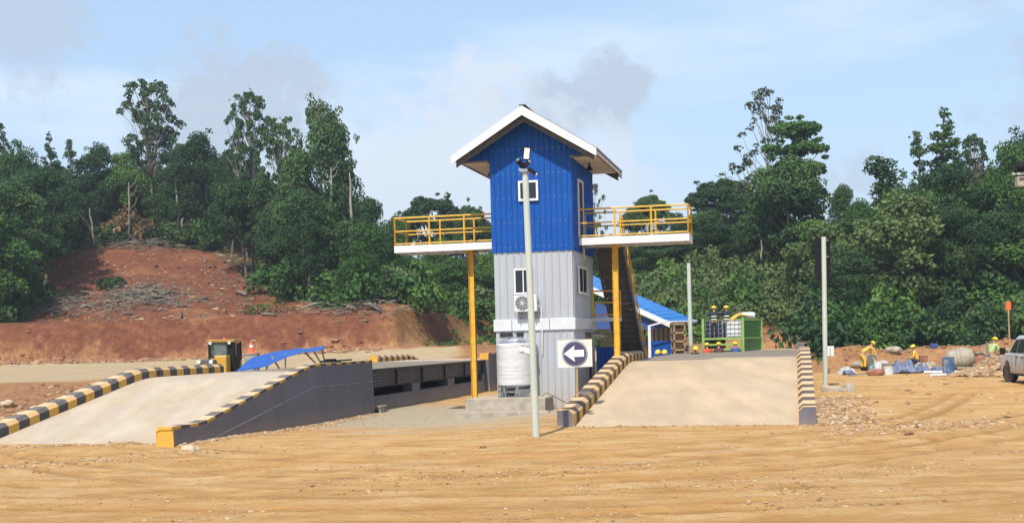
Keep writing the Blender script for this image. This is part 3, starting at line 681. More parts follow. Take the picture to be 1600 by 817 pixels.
# air conditioner
mb = MB(); mb.box(.78, 1.58, -.42, -.12, 3.42, 4.0); ac = mb.build('air_conditioner', M['white'], tower, bevel=.02)
mb = MB(); mb.tube((1.07, -.424, 3.72), (1.07, -.432, 3.72), .25, n=28); ac2 = mb.build('fan_grille', M['blackp'], ac)
mb = MB()
for rr in (.08, .15, .22):
    for k in range(20):
        a = 2*math.pi*k/20; b_ = 2*math.pi*(k+1)/20
        mb.bar((1.07+rr*math.cos(a), -.44, 3.72+rr*math.sin(a)), (1.07+rr*math.cos(b_), -.44, 3.72+rr*math.sin(b_)), .012)
for k in range(6):
    a = math.pi*k/6; mb.bar((1.07-.24*math.cos(a), -.44, 3.72-.24*math.sin(a)), (1.07+.24*math.cos(a), -.44, 3.72+.24*math.sin(a)), .012)
mb.build('guard', M['white'], ac)
mb = MB()
for x in (.9, 1.46): mb.bar((x, -.02, 3.40), (x, -.45, 3.40), .04); mb.bar((x, -.03, 3.18), (x, -.4, 3.39), .03)
mb.build('bracket', M['steel'], ac)
mb = MB(); mb.path([(1.60, -.2, 3.6), (1.68, -.12, 3.55), (1.69, -.07, 3.2), (1.69, -.09, 2.7), (1.66, -.08, 1.9)], [.022]*5, 6); mb.build('pipe', M['white'], ac)
# lower louvre over the tank and conduit
mb = MB(); mb.box(.15, .62, -.05, -.03, 2.56, 2.70); mb.box(.75, 1.0, -.05, -.03, 2.56, 2.70); mb.build('vent', M['dark'], tower)
# platforms
def railing(mb, pts, h=1.05, posts=None, r=.028, closed=False):
    for a, b_ in zip(pts, pts[1:]):
        a = Vector(a); b_ = Vector(b_); L_ = (b_-a).length; n = max(1, round(L_/1.3))
        for k in range(n+1):
            p = a.lerp(b_, k/n); mb.tube(p, p+Vector((0, 0, h)), r*1.25, n=6)
        for z in (.10, .56, h): mb.tube(a+Vector((0, 0, z)), b_+Vector((0, 0, z)), r*(1.2 if z == h else 1), n=6)
def platform(x0, x1, y0, y1, px_post, open_side):
    mb = MB(); mb.box(x0+.04, x1-.04, y0+.04, y1-.04, 5.90, 5.98); p = mb.build('viewing_platform', M['stairgrey'], tower)
    mb = MB(); mb.box(x0, x1, y0-.02, y0+.04, 5.76, 6.02); mb.box(x0, x1, y1-.04, y1+.02, 5.76, 6.02)
    e = (x0, x0+.04) if open_side > 0 else (x1-.04, x1)
    xo = x1 if open_side > 0 else x0
    mb.box(min(xo, xo-.04*open_side), max(xo, xo-.04*open_side), y0+.04, y1-.04, 5.76, 6.02)
    mb.build('fascia', M['white'], p, bevel=.006)
    mb = MB()
    for k in range(7): mb.bar((x0+(x1-x0)*(k+.5)/7, y0+.05, 5.84), (x0+(x1-x0)*(k+.5)/7, y1-.05, 5.84), .06, .10)
    mb.build('joist', M['greyflat'], p)
    xi = x0 if open_side > 0 else x1; mb = MB(); zt = 5.985
    railing(mb, [(xi, y0+.03, zt), (xo-.03*open_side, y0+.03, zt), (xo-.03*open_side, y1-.03, zt), (xi, y1-.03, zt)]); mb.build('railing', M['ryellow'], p)
    mb = MB(); x = px_post; ym = (y0+y1)/2
    mb.box(x-.10, x+.10, ym-.015, ym+.015, -.5, 5.82)
    mb.box(x-.10, x-.085, ym-.09, ym+.09, -.5, 5.82); mb.box(x+.085, x+.10, ym-.09, ym+.09, -.5, 5.82)
    mb.box(x-.15, x+.15, ym-.4, ym+.4, 5.70, 5.80, 0)
    mb.build('support_post', M['ryellow'], p)
    return p
platform(-4.05, -.05, 1.2, 2.75, -1.33, -1)
p = platform(TW+.06, TW+3.98, 1.2, 2.75, 4.04, 1)
# staircase at the back
st = MB(); st.box(3.1, 4.25, 2.77, 3.2, 5.9, 5.98); n = 26; ya, yb, za, zb = 3.0, 11.0, 5.9, 0.1
for k in range(n):
    t = (k+.5)/n; y = lerp(ya, yb, t); z = lerp(za, zb, t); st.box(3.2, 4.15, y-.16, y+.16, z-.02, z+.02)
    st.box(3.2, 4.15, y-.17, y-.155, z-.02, z+.20)
stair = st.build('staircase', M['stairgrey'], tower)
for x in (3.15, 4.2):
    mb = MB(); mb.hexa([(x-.03, ya, za-.22), (x+.03, ya, za-.22), (x+.03, yb, zb-.22), (x-.03, yb, zb-.22), (x-.03, ya, za+.10), (x+.03, ya, za+.10), (x+.03, yb, zb+.10), (x-.03, yb, zb+.10)]); mb.build('stringer', M['stairgrey'], stair)
    mb = MB()
    for h in (.5, .95): mb.tube((x, ya, za+h), (x, yb, zb+h), .022, n=6)
    for k in range(7):
        t = k/6; mb.tube((x, lerp(ya, yb, t), lerp(za, zb, t)), (x, lerp(ya, yb, t), lerp(za, zb, t)+.95), .022, n=6)
    mb.build('handrail', M['ryellow'], stair)
mb = MB(); mb.box(TW+.05, 3.85, 3.7, 4.8, 3.06, 3.2); ld = mb.build('landing', M['greyflat'], tower)
mb = MB(); railing(mb, [(TW+.1, 3.73, 3.2), (3.82, 3.73, 3.2), (3.82, 4.77, 3.2)], 1.0); mb.build('railing', M['ryellow'], ld)
mb = MB()
for y in (3.75, 4.75): mb.box(3.72, 3.80, y-.04, y+.04, -.5, 3.06)
mb.build('support_post', M['ryellow'], ld)
# floor pad and tank
po = gz(727, 643.5, 0.0); po.z = 0
pad = empty('concrete_pad', (po.x, po.y, 0), -TH); bpy.data.objects.remove(pad)
mb = MB(); mb.box(0, 2.82, 0, 2.4, -.5, .47); mb.box(-.25, 3.0, -.5, -.01, -.5, .04)
pad = mb.build('concrete_pad', M['pad'], None, bevel=.02); pad.location = (po.x, po.y, -.02); pad.rotation_euler.z = -TH
tag(pad, 'low rough concrete pad under the wrapped water tank', 'concrete pad')
tk = empty('water_tank', Vector((po.x, po.y, .45))+NX*1.62+AX*1.15, -TH, 'upright steel water tank in torn white plastic wrap on a low frame', 'water tank')
tk.location.z = .45
mb = MB(); mb.lathe([(.60, .36), (.66, .40), (.68, .46), (.685, 1.80), (.66, 1.88), (.52, 1.98), (.28, 2.05), (.20, 2.06), (.20, 2.10), (.0, 2.11)], n=40); mb.build('tank', M['inox'], tk, smooth=True)
mb = MB(); prof_ = []
z = .42
random.seed(3)
while z < 1.86:
    prof_.append((.705+.006*random.random(), z)); z += .035
    prof_.append((.69+.006*random.random(), z)); z += .012
i0 = len(prof_)
mb.lathe(prof_, n=48, jitter=.010); mb.build('plastic_wrap', M['wrap'], tk, smooth=True)
mb = MB()
def tl(a, z, r): return (r*math.cos(a), r*math.sin(a), z)
for k in range(9):   # loose torn flap of wrap
    a0 = -1.25+k*.13; a1 = a0+.13
    mb.quad(tl(a0, 1.62-.03*k, .74+.03*math.sin(k*2)), tl(a1, 1.59-.03*k, .74+.03*math.sin(k*2+2)), tl(a1, 1.76-.02*k, .73), tl(a0, 1.78-.02*k, .73))
mb.build('torn_flap', M['wrap'], tk)
mb = MB(); mb.quad(tl(-1.15, 1.68, .716), tl(-.6, 1.50, .716), tl(-.6, 1.80, .716), tl(-1.1, 1.80, .716)); mb.build('bare_patch', M['inox'], tk)
mb = MB(); mb.path([(-.6, -.62, .02)], [0.01], 4) if False else None
for k in range(8):
    a = 2*math.pi*k/8+.2; p0 = Vector(tl(a-.14, 0, .68)); p1 = Vector(tl(a, .38, .66)); p2 = Vector(tl(a+.14, 0, .68))
    mb.tube(p0, p1, .022, n=6); mb.tube(p2, p1, .022, n=6)
for z in (.02, .2, .38):
    for k in range(24):
        a = 2*math.pi*k/24; mb.bar(tl(a, z, .67), tl(a+2*math.pi/24, z, .67), .03)
mb.build('stand', M['steel'], tk)
mb = MB(); mb.box(-.1, .5, -.28, .3, .02, .30); pump = mb.build('water_pump', M['white'], None, bevel=.03); pump.location = tk.location+Vector((0.05, 0, 0)); pump.rotation_euler.z = -TH
bm = MB(); bm.tube((-.12, 0, .17), (-.34, 0, .17), .11, n=14); q = bm.build('motor', M['steel'], pump); mb = MB(); mb.box(.08, .32, -.285, -.281, .08, .22); mb.build('label_plate', M['greyflat'], pump)
tag(pump, 'small white pump box under the wrapped water tank', 'pump')
mb = MB(); a = Vector((po.x, po.y, .46))+NX*2.55+AX*.9
mb.path([a, a+Vector((.12, 0, .12)), a+Vector((.35, .1, .02)), a+Vector((.7, -.1, -.18)), a+Vector((1.15, -.5, -.42))], [.012]*5, 6)
tag(mb.build('hose', M['blackp']), 'thin black hose hanging over the right end of the concrete pad', 'hose')
# ------------------------------------------------------------------ arrow sign
f0 = gz(903, 657, 0.0)
sg = empty('arrow_sign', (f0.x, f0.y, 0), R(-4), 'white board with a white left arrow in a navy circle, on a wooden post', 'sign')
ds = f0.y; c = at(898.5, 552, ds-.08); cx, cz = c.x-f0.x, c.z
def bz(r, y, m, mb, n=48):
    i = len(mb.v)
    for t in (y, y-.006):
        for k in range(n): a = 2*math.pi*k/n; mb.v.append((cx+r*math.cos(a), t, cz+r*math.sin(a)))
    mb.f.append(tuple(i+n+k for k in range(n))); mb.m.append(m)
    for k in range(n): j = (k+1) % n; mb.f.append((i+k, i+j, i+n+j, i+n+k)); mb.m.append(m)
mb = MB(); hw, hh = .51, .405; n = 14
for a in range(n):
    for b_ in range(8):
        q = []
        for (u, v) in ((a, b_), (a+1, b_), (a+1, b_+1), (a, b_+1)):
            x = -hw+2*hw*u/n; z = -hh+2*hh*v/8; q.append((cx+x, -.08+.006*math.sin(7*x+3*z), cz+z+.012*x))
        mb.quad(*q); mb.quad(*[(p[0], p[1]+.02, p[2]) for p in q[::-1]])
board = mb.build('board', M['sign'], sg, fix=False)
s_ = .375
mb = MB(); bz(s_, -.092, 0, mb); bz(s_*.955, -.099, 1, mb); bz(s_*.925, -.106, 0, mb); mb.build('circle', [M['signnavy'], M['signwhite']], board)
A_ = [(-.325, 0), (.0, .235), (-.03, .10), (.27, .105), (.27, -.095), (-.03, -.10), (.0, -.24)]
mb = MB(); mb.prism([(cx+u, cz+v) for u, v in A_], 'y', -.122, -.113); mb.build('arrow', M['signwhite'], board)
mb = MB(); mb.bar((cx+.04, -.03, cz-.35), (0, 0, -.1), .07, .05); mb.build('post', M['wood'], sg)
for (a, b_, r) in (((-.0, 0, .32), (.62, -.18, .02), .055), ((-.02, 0, .28), (-.25, .25, .0), .05), ((.05, -.05, .2), (.45, -.5, .0), .05)):
    mb = MB(); mb.bar(a, b_, r, r*.7); mb.build('brace', M['wood'], sg)
# ------------------------------------------------------------------ poles
def pole(foot, top, r0, r1, name, label):
    e = empty(name, foot, 0, label, 'pole'); d = Vector(top)-Vector(foot)
    mb = MB(); mb.tube((0, 0, -.3), d*.5, r0, (r0+r1)/2, 18); mb.tube(d*.5, d, (r0+r1)/2*.97, r1, 18); mb.tube(d*.5-Vector((0, 0, .03)), d*.5+Vector((0, 0, .03)), (r0+r1)/2*1.04, n=18)
    mb.build('post', M['pole'], e, smooth=False); return e, d
foot = gz(838, 681, 0.0); top = at(820.5, 268, foot.y)
e, d = pole(foot, top, .093, .078, 'light_pole', 'pale green leaning pole with floodlights, in front of the tower')
mb = MB(); mb.bar(d+Vector((-.16, -.03, .05)), d+Vector((.18, -.03, -.03)), .07, .07); mb.box(d.x-.13, d.x+.05, d.y-.13, d.y-.04, d.z-.02, d.z+.05); mb.build('bracket', M['steel'], e)
mb = MB(); c = d+Vector((.05, -.1, .43)); ax = Vector((.12, -.15, .98)).normalized(); sx = Vector((1, 0, -.12)).normalized()
mb.bar(c-ax*.17, c+ax*.17, .19, .07, 0, up=(0, 1, 0)); h = mb.build('floodlight', M['blackp'], e)
mb = MB(); nrm = ax.cross(sx).normalized(); nrm = nrm if nrm.y < 0 else -nrm; c2 = c+nrm*.045; mb.bar(c2-ax*.135, c2+ax*.135, .135, .012, 0, up=nrm); mb.build('lens', M['lens'], h)
for (q, ax_) in ((Vector((-.10, -.1, .18)), Vector((-.5, -.3, .6))), (Vector((.18, -.12, -.02)), Vector((.7, -.2, -.6))), (Vector((.02, -.06, .15)), Vector((.6, -.1, .5)))):
    mb = MB(); c = d+q; a = ax_.normalized(); mb.bar(c-a*.11, c+a*.11, .13, .09); mb.tube(c+a*.11, c+a*.15, .045, n=12, m=1); mb.bar(c, d+Vector((0, 0, .03)), .03); mb.build('floodlight', [M['blackp'], M['steel']], e)
foot = gz(1290, 622, 0.02); top = at(1287, 370, foot.y)
e, d = pole(foot, top, .088, .085, 'signal_pole', 'pale green pole with black signal head at the right edge of the right ramp')
e['category'] = 'pole'
mb = MB(); mb.box(-.22, .30, .10, .42, d.z-1.55, d.z-.02); h = mb.build('signal_head', M['blackp'], e, bevel=.03)
for k in range(3):
    mb = MB(); z = d.z-.3-k*.5; mb.tube((0.01, .42, z), (0.01, .60, z), .19, .17, 16); mb.build('visor', M['blackp'], h)
mb = MB(); 
for z in (d.z-.13, d.z-.72): mb.box(.06, .2, -.02, .1, z-.015, z+.015)
mb.build('bracket', M['steel'], h)
foot = at(1079.5, 552, 70); foot.z -= 1.2; top = at(1076, 411, 70)
pole(foot, top, .12, .105, 'lamp_post', 'distant pale green post standing behind the blue roofed shed')
c = at(1625, 300, 30)
e = empty('edge_lamp_post', (c.x+.1, 30, height(c.x, 30)), 0, 'post at the right edge of the photo carrying a boxy white lamp', 'lamp post')
zz = e.location.z; lp = at(1596, 282, 30)-e.location
mb = MB(); mb.tube((0, 0, -.3), (0, 0, lp.z+.3), .09, .08, 14); mb.build('post', M['pole'], e)
mb = MB(); mb.box(lp.x-.22, .05, -.06, .02, lp.z+.13, lp.z+.18); mb.build('arm', M['pole'], e)
mb = MB(); mb.box(lp.x-.17, lp.x+.12, -.22, -.02, lp.z-.16, lp.z+.07); h = mb.build('lamp', M['pad'], e, bevel=.02)
mb = MB(); mb.box(lp.x-.14, lp.x+.09, -.235, -.22, lp.z-.02, lp.z+.05); mb.build('louvre', M['stairgrey'], h)
mb = MB(); mb.ball((lp.x+.0, -.05, lp.z+.30), .13, 10, sc=(1.3, 1, .8)); mb.tube((lp.x-.18, -.1, lp.z+.2), (lp.x-.1, -.05, lp.z+.3), .04); mb.build('camera_cluster', M['blackp'], e)
# ------------------------------------------------------------------ blue roofed shed behind
sh = empty('shed', at(960, 600, 70), 0, 'low shed with bright blue sloping roof and white trim behind the tower', 'shed'); SO = sh.location.copy()
def q_(px, py, d): return at(px, py, d)-SO
A = q_(905, 438, 70); B = q_(1046, 502, 70); Cc = q_(1088, 500.5, 76); D = q_(912, 424, 77)
def slab(mb, P, t, m=0):
    mb.hexa([p-Vector((0, 0, t)) for p in P]+[p for p in P], m)
mb = MB(); slab(mb, [A, B, Cc, D], .05)
for k in range(14):
    t = k/14; mb.bar(D.lerp(Cc, t)+Vector((0, 0, .01)), A.lerp(B, t)+Vector((0, 0, .01)), .05, .03)
A2 = q_(850, 462, 70); D2 = q_(860, 450, 77)
slab(mb, [A2, A, D, D2], .05); rf = mb.build('roof', M['blueroof'], sh)
mb = MB()
dn = Vector((0, 0, -.34))
mb.hexa([A+dn+Vector((0, -.06, 0)), B+dn*.95+Vector((0, -.06, 0)), B+dn*.95, A+dn, A+Vector((0, -.06, -.02)), B+Vector((0, -.06, -.02)), B+Vector((0, 0, -.02)), A+Vector((0, 0, -.02))]); mb.build('fascia', M['white'], rf)
mb = MB(); mb.tube(B+Vector((0, -.05, -.05)), Cc+Vector((0, 0, -.05)), .07, .07, 10); mb.build('gutter', M['white'], rf)
mb = MB(); mb.tube(q_(1015, 509, 69.6), q_(1044, 501.5, 69.6), .045, n=10); mb.build('gutter', M['white'], rf)
wl_ = MB(); P = [q_(930, 470, 70.3), q_(992, 488, 70.3), q_(1043, 512, 70.3), q_(1000, 515, 70.3), q_(930, 515, 70.3)]
wl_.prism([(p.x, p.z) for p in P[::-1]], 'y', P[0].y, P[0].y+.06); wl_.build('gable_panel', M['bluecloth'], sh)
def pbox(name, x0, x1, ya, yb, d, th, m, parent=sh, mats=None, so=None):
    so = SO if so is None else so
    a = at(x0, yb, d)-so; b_ = at(x1, ya, d)-so; mb = MB(); mb.box(a.x, b_.x, a.y, a.y+th, a.z, b_.z); return mb.build(name, m, parent)
pbox('low_wall', 1018, 1053, 532, 560, 70.5, .1, M['blue'])
pbox('low_wall', 985, 1012, 531, 560, 71.5, .1, M['blue'])
pbox('post', 1013.5, 1016.5, 508, 560, 70.2, .16, M['white'])
mb = MB()
for k in range(5):
    x = 1021+k*7.5; a = at(x, 533, 74)-SO; b_ = at(x+1.6, 503, 74)-SO; mb.box(a.x, b_.x, a.y, a.y+.06, a.z, b_.z, 1)
a = at(1014, 533, 74.2)-SO; b_ = at(1054, 500, 74.2)-SO; mb.box(a.x, b_.x, a.y, a.y+.06, a.z, b_.z, 0)
mb.build('back_wall', [M['soffit'], M['stairgrey']], sh)
sh2 = empty('board_stack', at(1063, 552, 69), 0, 'tall tan rack of stacked boards at the right end of the blue shed', 'rack'); so = sh2.location.copy(); so0 = so
mb = MB(); a = at(1053, 560, 69)-so; b_ = at(1071, 506, 69)-so
for k in range(5):
    z = a.z+(b_.z-a.z)*k/4; mb.box(a.x, b_.x, 0, 1.2, z-.05, z+.05)
for x in (a.x, b_.x-.08): mb.box(x, x+.08, 0, .08, a.z, b_.z); mb.box(x, x+.08, 1.1, 1.2, a.z, b_.z)
mb.build('frame', M['brick'], sh2)
mb = MB(); mb.box(a.x+.1, b_.x-.1, .4, 1.0, a.z+.05, b_.z-.2); mb.build('boards', M['brick'], sh2)
# blue corrugated fence and shelf between tower and stair
c = at(933, 590, 54); mb = MB(); corr(mb, (c.x, 54, 0), (c.x+1.35, 53.7, 0), lambda u: -.3, lambda u: 2.05, pitch=.2); corr(mb, (c.x+1.35, 53.8, 0), (c.x, 54.1, 0), lambda u: -.3, lambda u: 2.05, pitch=.2)
tag(mb.build('fence_panel', M['blue'], fix=False), 'blue corrugated sheet fence between the tower and the yellow post', 'fence')
c = at(936, 540, 56); e = empty('timber_stack', (c.x, 56, 0), 0, 'stack of brown planks above the blue sheet fence', 'timber stack')
random.seed(5); mb = MB(); 
for k in range(14):
    z = 2.0+.06*k; w = random.uniform(.0, .2); mb.box(-.1+w, 1.15-random.uniform(0, .3), 0, .5, z, z+.045)
mb.build('planks', M['brick'], e); mb = MB(); mb.box(0, .08, .5, .6, -.1, 2.0); mb.box(.9, .98, .5, .6, -.1, 2.0); mb.box(0, .98, 0, .5, 1.93, 2.0); mb.build('rack', M['stairgrey'], e)
# ------------------------------------------------------------------ people
def skin_obj(name, chains, m, parent, sub=1, root=0):
    pts = {}; vs = []; es = []; rs = []
    for ch in chains:
        prev = None
        for (p, r) in ch:
            k = (round(p[0], 4), round(p[1], 4), round(p[2], 4))
            if k not in pts: pts[k] = len(vs); vs.append(p); rs.append(r)
            i = pts[k]
            if prev is not None and prev != i: es.append((prev, i))
            prev = i
    me = bpy.data.meshes.new(name); me.from_pydata(vs, es, []); me.materials.append(m)
    o = bpy.data.objects.new(name, me); COL.objects.link(o); o.parent = parent
    s = o.modifiers.new('skin', 'SKIN'); s.use_smooth_shade = True
    for i, r in enumerate(rs): me.skin_vertices[0].data[i].radius = (r, r); me.skin_vertices[0].data[i].use_root = (i == root)
    u = o.modifiers.new('sub', 'SUBSURF'); u.levels = sub; u.render_levels = sub
    return o
def hand_geo(mb, w, d, side, m=0):
    w = Vector(w); d = Vector(d).normalized(); s = d.cross(Vector((0, 0, 1))); s = (s if s.length > .1 else Vector((1, 0, 0))).normalized(); u = s.cross(d)
    mb.bar(w, w+d*.09, .08, .03, m)
    for k, l in enumerate((.065, .08, .075, .055)):
        a = w+d*.085+s*(.03-.02*k); b_ = a+d*l*.55-u*.012; c_ = b_+d*l*.4-u*.03; mb.path([a, b_, c_], [.010, .009, .007], 5, m)
    a = w+d*.025+s*.035*side; mb.path([a, a+s*.03*side+d*.03, a+s*.035*side+d*.06], [.012, .010, .008], 5, m)
def person(loc, rz, label, top, legs, pose='stand', helmet=True, sleeves=True, group=None, bands=False, arms=None, vest=None):
    e = empty('person', loc, rz, label, 'person', group)
    if pose == 'stand': pel, che, nek, hd = (0, 0, .95), (0, .02, 1.32), (0, .03, 1.50), (0, .06, 1.64); kn = [(-.12, .03, .50), (.12, .03, .50)]; ft = [(-.13, 0, .08), (.14, 0, .08)]
    elif pose == 'bend': pel, che, nek, hd = (0, -.12, .92), (0, .22, 1.20), (0, .36, 1.32), (0, .50, 1.38); kn = [(-.13, -.02, .50), (.13, .02, .50)]; ft = [(-.15, -.05, .08), (.15, .0, .08)]
    elif pose == 'lean': pel, che, nek, hd = (0, -.05, .94), (0, .12, 1.28), (0, .18, 1.45), (0, .27, 1.57); kn = [(-.13, .0, .50), (.13, .0, .50)]; ft = [(-.15, 0, .08), (.15, -.05, .08)]
    else: pel, che, nek, hd = (0, -.05, .42), (0, .06, .78), (0, .10, .96), (0, .16, 1.10); kn = [(-.17, .36, .52), (.17, .36, .52)]; ft = [(-.17, .28, .08), (.17, .28, .08)]
    V = Vector; pel, che, nek, hd = V(pel), V(che), V(nek), V(hd)
    sh_ = [nek.lerp(che, .25)+V((s*.19, 0, 0)) for s in (-1, 1)]
    if arms is None: arms = [((-.27, .05, -.26), (-.18, .28, -.36)), ((.27, .05, -.26), (.18, .28, -.36))]
    el = [sh_[i]+V(arms[i][0])-V((0, 0, 0))-V(((-.19, .19)[i]*0, 0, 0)) for i in (0, 1)]
    el = [V((sh_[i].x+(arms[i][0][0]-(-.19, .19)[i]), sh_[i].y+arms[i][0][1], sh_[i].z+arms[i][0][2])) for i in (0, 1)]
    wr = [V((sh_[i].x+(arms[i][1][0]-(-.19, .19)[i]), sh_[i].y+arms[i][1][1], sh_[i].z+arms[i][1][2])) for i in (0, 1)]
    hp = [pel+V((s*.10, 0, -.05)) for s in (-1, 1)]; kn = [V(k) for k in kn]; ft = [V(f) for f in ft]
    mid = pel.lerp(che, .5)
    body = [[(tuple(pel), .13), (tuple(mid), .12), (tuple(che), .14), (tuple(nek), .055), (tuple(nek.lerp(hd, .5)), .055), (tuple(hd), .092), (tuple(hd+V((0, .01, .08))), .085)]]
    for i in (0, 1):
        body.append([(tuple(che), .14), (tuple(sh_[i]), .06), (tuple(el[i]), .042), (tuple(wr[i]), .028)])
        body.append([(tuple(pel), .13), (tuple(hp[i]), .09), (tuple(kn[i]), .06), (tuple(ft[i]+V((0, 0, .03))), .04), (tuple(ft[i]+V((0, .15, -.03))), .035)])
    b = skin_obj('body', body, M['skin'], e)
    fc = MB(); f = (hd-nek); fy = V((0, .085, .02))+hd
    fc.ball(fy+V((0, .012, .0)), .018, 6, sc=(.8, 1.2, 1.2)); fc.ball(fy+V((-.035, -.005, .03)), .012, 6); fc.ball(fy+V((.035, -.005, .03)), .012, 6); fc.box(fy.x-.025, fy.x+.025, fy.y-.008, fy.y+.004, fy.z-.05, fy.z-.042)
    for s in (-1, 1): fc.ball(hd+V((s*.09, 0, .02)), .028, 6, sc=(.4, .8, 1.2))
    fc.build('face', M['skin'], b)
    hm = MB()
    for i in (0, 1): hand_geo(hm, wr[i], wr[i]-el[i], 1 if i == 0 else -1)
    hm.build('hands', M['skin'], b, smooth=False)
    t = [[(tuple(pel+V((0, 0, .02))), .155), (tuple(mid), .145), (tuple(che), .165), (tuple(nek-V((0, 0, .03))), .08)]]
    for i in (0, 1):
        t.append([(tuple(che), .165), (tuple(sh_[i]), .078), (tuple(el[i]), .058)]+([(tuple(el[i].lerp(wr[i], .85)), .045)] if sleeves else []))
    skin_obj('shirt', t, top, e)
    t = [[(tuple(pel+V((0, 0, .04))), .15), (tuple(pel), .15)]]
    for i in (0, 1): t.append([(tuple(pel), .15), (tuple(hp[i]), .105), (tuple(kn[i]), .08), (tuple(ft[i]+V((0, 0, .08))), .07)])
    skin_obj('trousers', t, legs, e)
    bt = MB()
    for i in (0, 1):
        bt.ball(ft[i]+V((0, .06, -.02)), .07, 8, sc=(.75, 1.9, .85)); bt.tube(ft[i]+V((0, 0, .0)), ft[i]+V((0, 0, .14)), .06, .065, 8)
    bt.build('boots', M['blackp'], e, smooth=True)
    if helmet:
        h = MB(); up = (hd-nek).normalized(); hc = hd+V((0, 0, .055))
        h.lathe([(.150, 0), (.152, .012), (.132, .02), (.130, .05), (.112, .095), (.07, .13), (.0, .142)], (0, 0, 0), 18); h.box(-.07, .07, .10, .20, 0, .015)
        ho = h.build('helmet', M['helmet'], e, smooth=True); ho.location = hc; ho.rotation_euler = (-math.atan2(hd.y-nek.y, hd.z-nek.z)*.7, 0, 0)
    if bands:
        bb = MB()
        for t_ in (.18, .62):
            c_ = pel.lerp(che, t_+.15); ax = (che-pel).normalized(); bb.tube(c_-ax*.025, c_+ax*.025, .175, .175, 16)
        bo = bb.build('reflective_band', M['reflect'], e)
    if vest:
        t = [[(tuple(mid-V((0, 0, .1))), .165), (tuple(mid), .16), (tuple(che), .178), (tuple(nek-V((0, 0, .06))), .10)]]
        skin_obj('vest', t, vest, e)
    return e
# ------------------------------------------------------------------ green container rack
ca = at(1099, 552, 71); cb = at(1182, 552, 71); HD = math.atan2(1.75, 5.2)
gc = empty('green_container', (ca.x, 71, .55), 0, 'open green steel container frame with tank cages and slatted lower end', 'container'); GW = 2.2; zt = at(1140, 498, 71).z-.55; zm = at(1140, 528.5, 71).z-.55
DX, DY = 2.0, 5.0
def sk(x, y, z): return Vector((x+y*DX/DY, y, z))
mb = MB()
for (x, y) in ((0, 0), (GW, 0), (0, DY), (GW, DY)): mb.bar(sk(x, y, 0), sk(x, y, zt), .14, .14)
for z in (.07, zm, zt):
    if z != zt: mb.bar(sk(0, 0, z), sk(GW, 0, z), .10, .12)
    mb.bar(sk(0, DY, z), sk(GW, DY, z), .10, .12)
    for x in (0, GW): mb.bar(sk(x, 0, z), sk(x, DY, z), .10, .12)
mb.build('frame', M['palegreen'], gc)
mb = MB()
for k in range(5): z = .25+k*(zm-.3)/5; mb.bar(sk(.1, .02, z), sk(GW-.1, .02, z), .05, .12)
mb.build('slats', M['palegreen'], gc)
for xx in (GW-.02, .02):
    mb = MB(); nrib = 9; z0 = .15; z1 = zt-.08
    for k in range(nrib):
        za_ = lerp(z0, z1, k/nrib); zb_ = lerp(z0, z1, (k+.5)/nrib); zc_ = lerp(z0, z1, (k+1)/nrib); o1 = .05
        mb.quad(sk(xx+.0, .07, za_), sk(xx, DY-.07, za_), sk(xx, DY-.07, zb_), sk(xx, .07, zb_)); mb.quad(sk(xx, .07, zb_), sk(xx, DY-.07, zb_), sk(xx-o1, DY-.07, zb_+.03), sk(xx-o1, .07, zb_+.03))
        mb.quad(sk(xx-o1, .07, zb_+.03), sk(xx-o1, DY-.07, zb_+.03), sk(xx-o1, DY-.07, zc_-.03), sk(xx-o1, .07, zc_-.03)); mb.quad(sk(xx-o1, .07, zc_-.03), sk(xx-o1, DY-.07, zc_-.03), sk(xx, DY-.07, zc_), sk(xx, .07, zc_))
    mb.build('side_panel', M['green'], gc, fix=False)
mb = MB(); mb.hexa([sk(.05, 0.05, zm-.06), sk(GW-.05, .05, zm-.06), sk(GW-.05, DY-.05, zm-.06), sk(.05, DY-.05, zm-.06), sk(.05, 0.05, zm), sk(GW-.05, .05, zm), sk(GW-.05, DY-.05, zm), sk(.05, DY-.05, zm)]); mb.build('floor', M['stairgrey'], gc)
GO = gc.location
def ibc(x, y, z, dark, label):
    p = GO+sk(x, y, z); e = empty('tank_cage', p, 0, label, 'tank', 'caged tanks in the green container')
    mb = MB(); mb.box(-.42, .42, 0, .8, .08, .95); mb.build('tank', M['uniform'] if dark else M['ibc'], e, bevel=.05)
    mb = MB()
    for z_ in (.04, .3, .55, .8, 1.0): mb.bar((-.47, -.04, z_), (.47, -.04, z_), .025); mb.bar((.47, -.04, z_), (.47, .84, z_), .025)
    for k in range(5): mb.bar((-.47+.235*k, -.04, 0), (-.47+.235*k, -.04, 1.0), .025)
    for k in range(4): mb.bar((.47, .2+.2*k, 0), (.47, .2+.2*k, 1.0), .025)
    mb.build('cage', M['steel'], e)
ibc(1.15, 1.3, zm, False, 'white caged tank between the two standing workers in the green container')
ibc(1.68, .3, zm, False, 'white caged tank at the right front corner of the green container')
ibc(.50, .5, zm, True, 'dark caged tank at the left front corner of the green container')
mb = MB(); mb.lathe([(.0, -.42), (.14, -.42), (.18, -.36), (.18, .36), (.14, .42), (.0, .42)], (0, 0, 0), 16); o = mb.build('white_drum', M['white'], smooth=True)
o.rotation_euler = (0, R(90), R(10)); p = at(1168, 496.5, 73); o.location = p; o.location.z = GO.z+zt+.20; tag(o, 'white plastic drum lying on top of the green container side', 'drum')
zf = GO.z+zm
fwd = [((-.22, .22, -.10), (-.12, .45, -.12)), ((.22, .22, -.10), (.12, .45, -.12))]
out = [((-.34, .05, -.14), (-.30, .30, -.12)), ((.34, .05, -.14), (.30, .30, -.12))]
p = at(1117, 530, 71.3); person((p.x, p.y+.12, zf), R(-8), 'worker in navy uniform with legs apart, standing on the left in the green container', M['uniform'], M['uniform'], 'stand', bands=True, arms=out, group='workers on the green container')
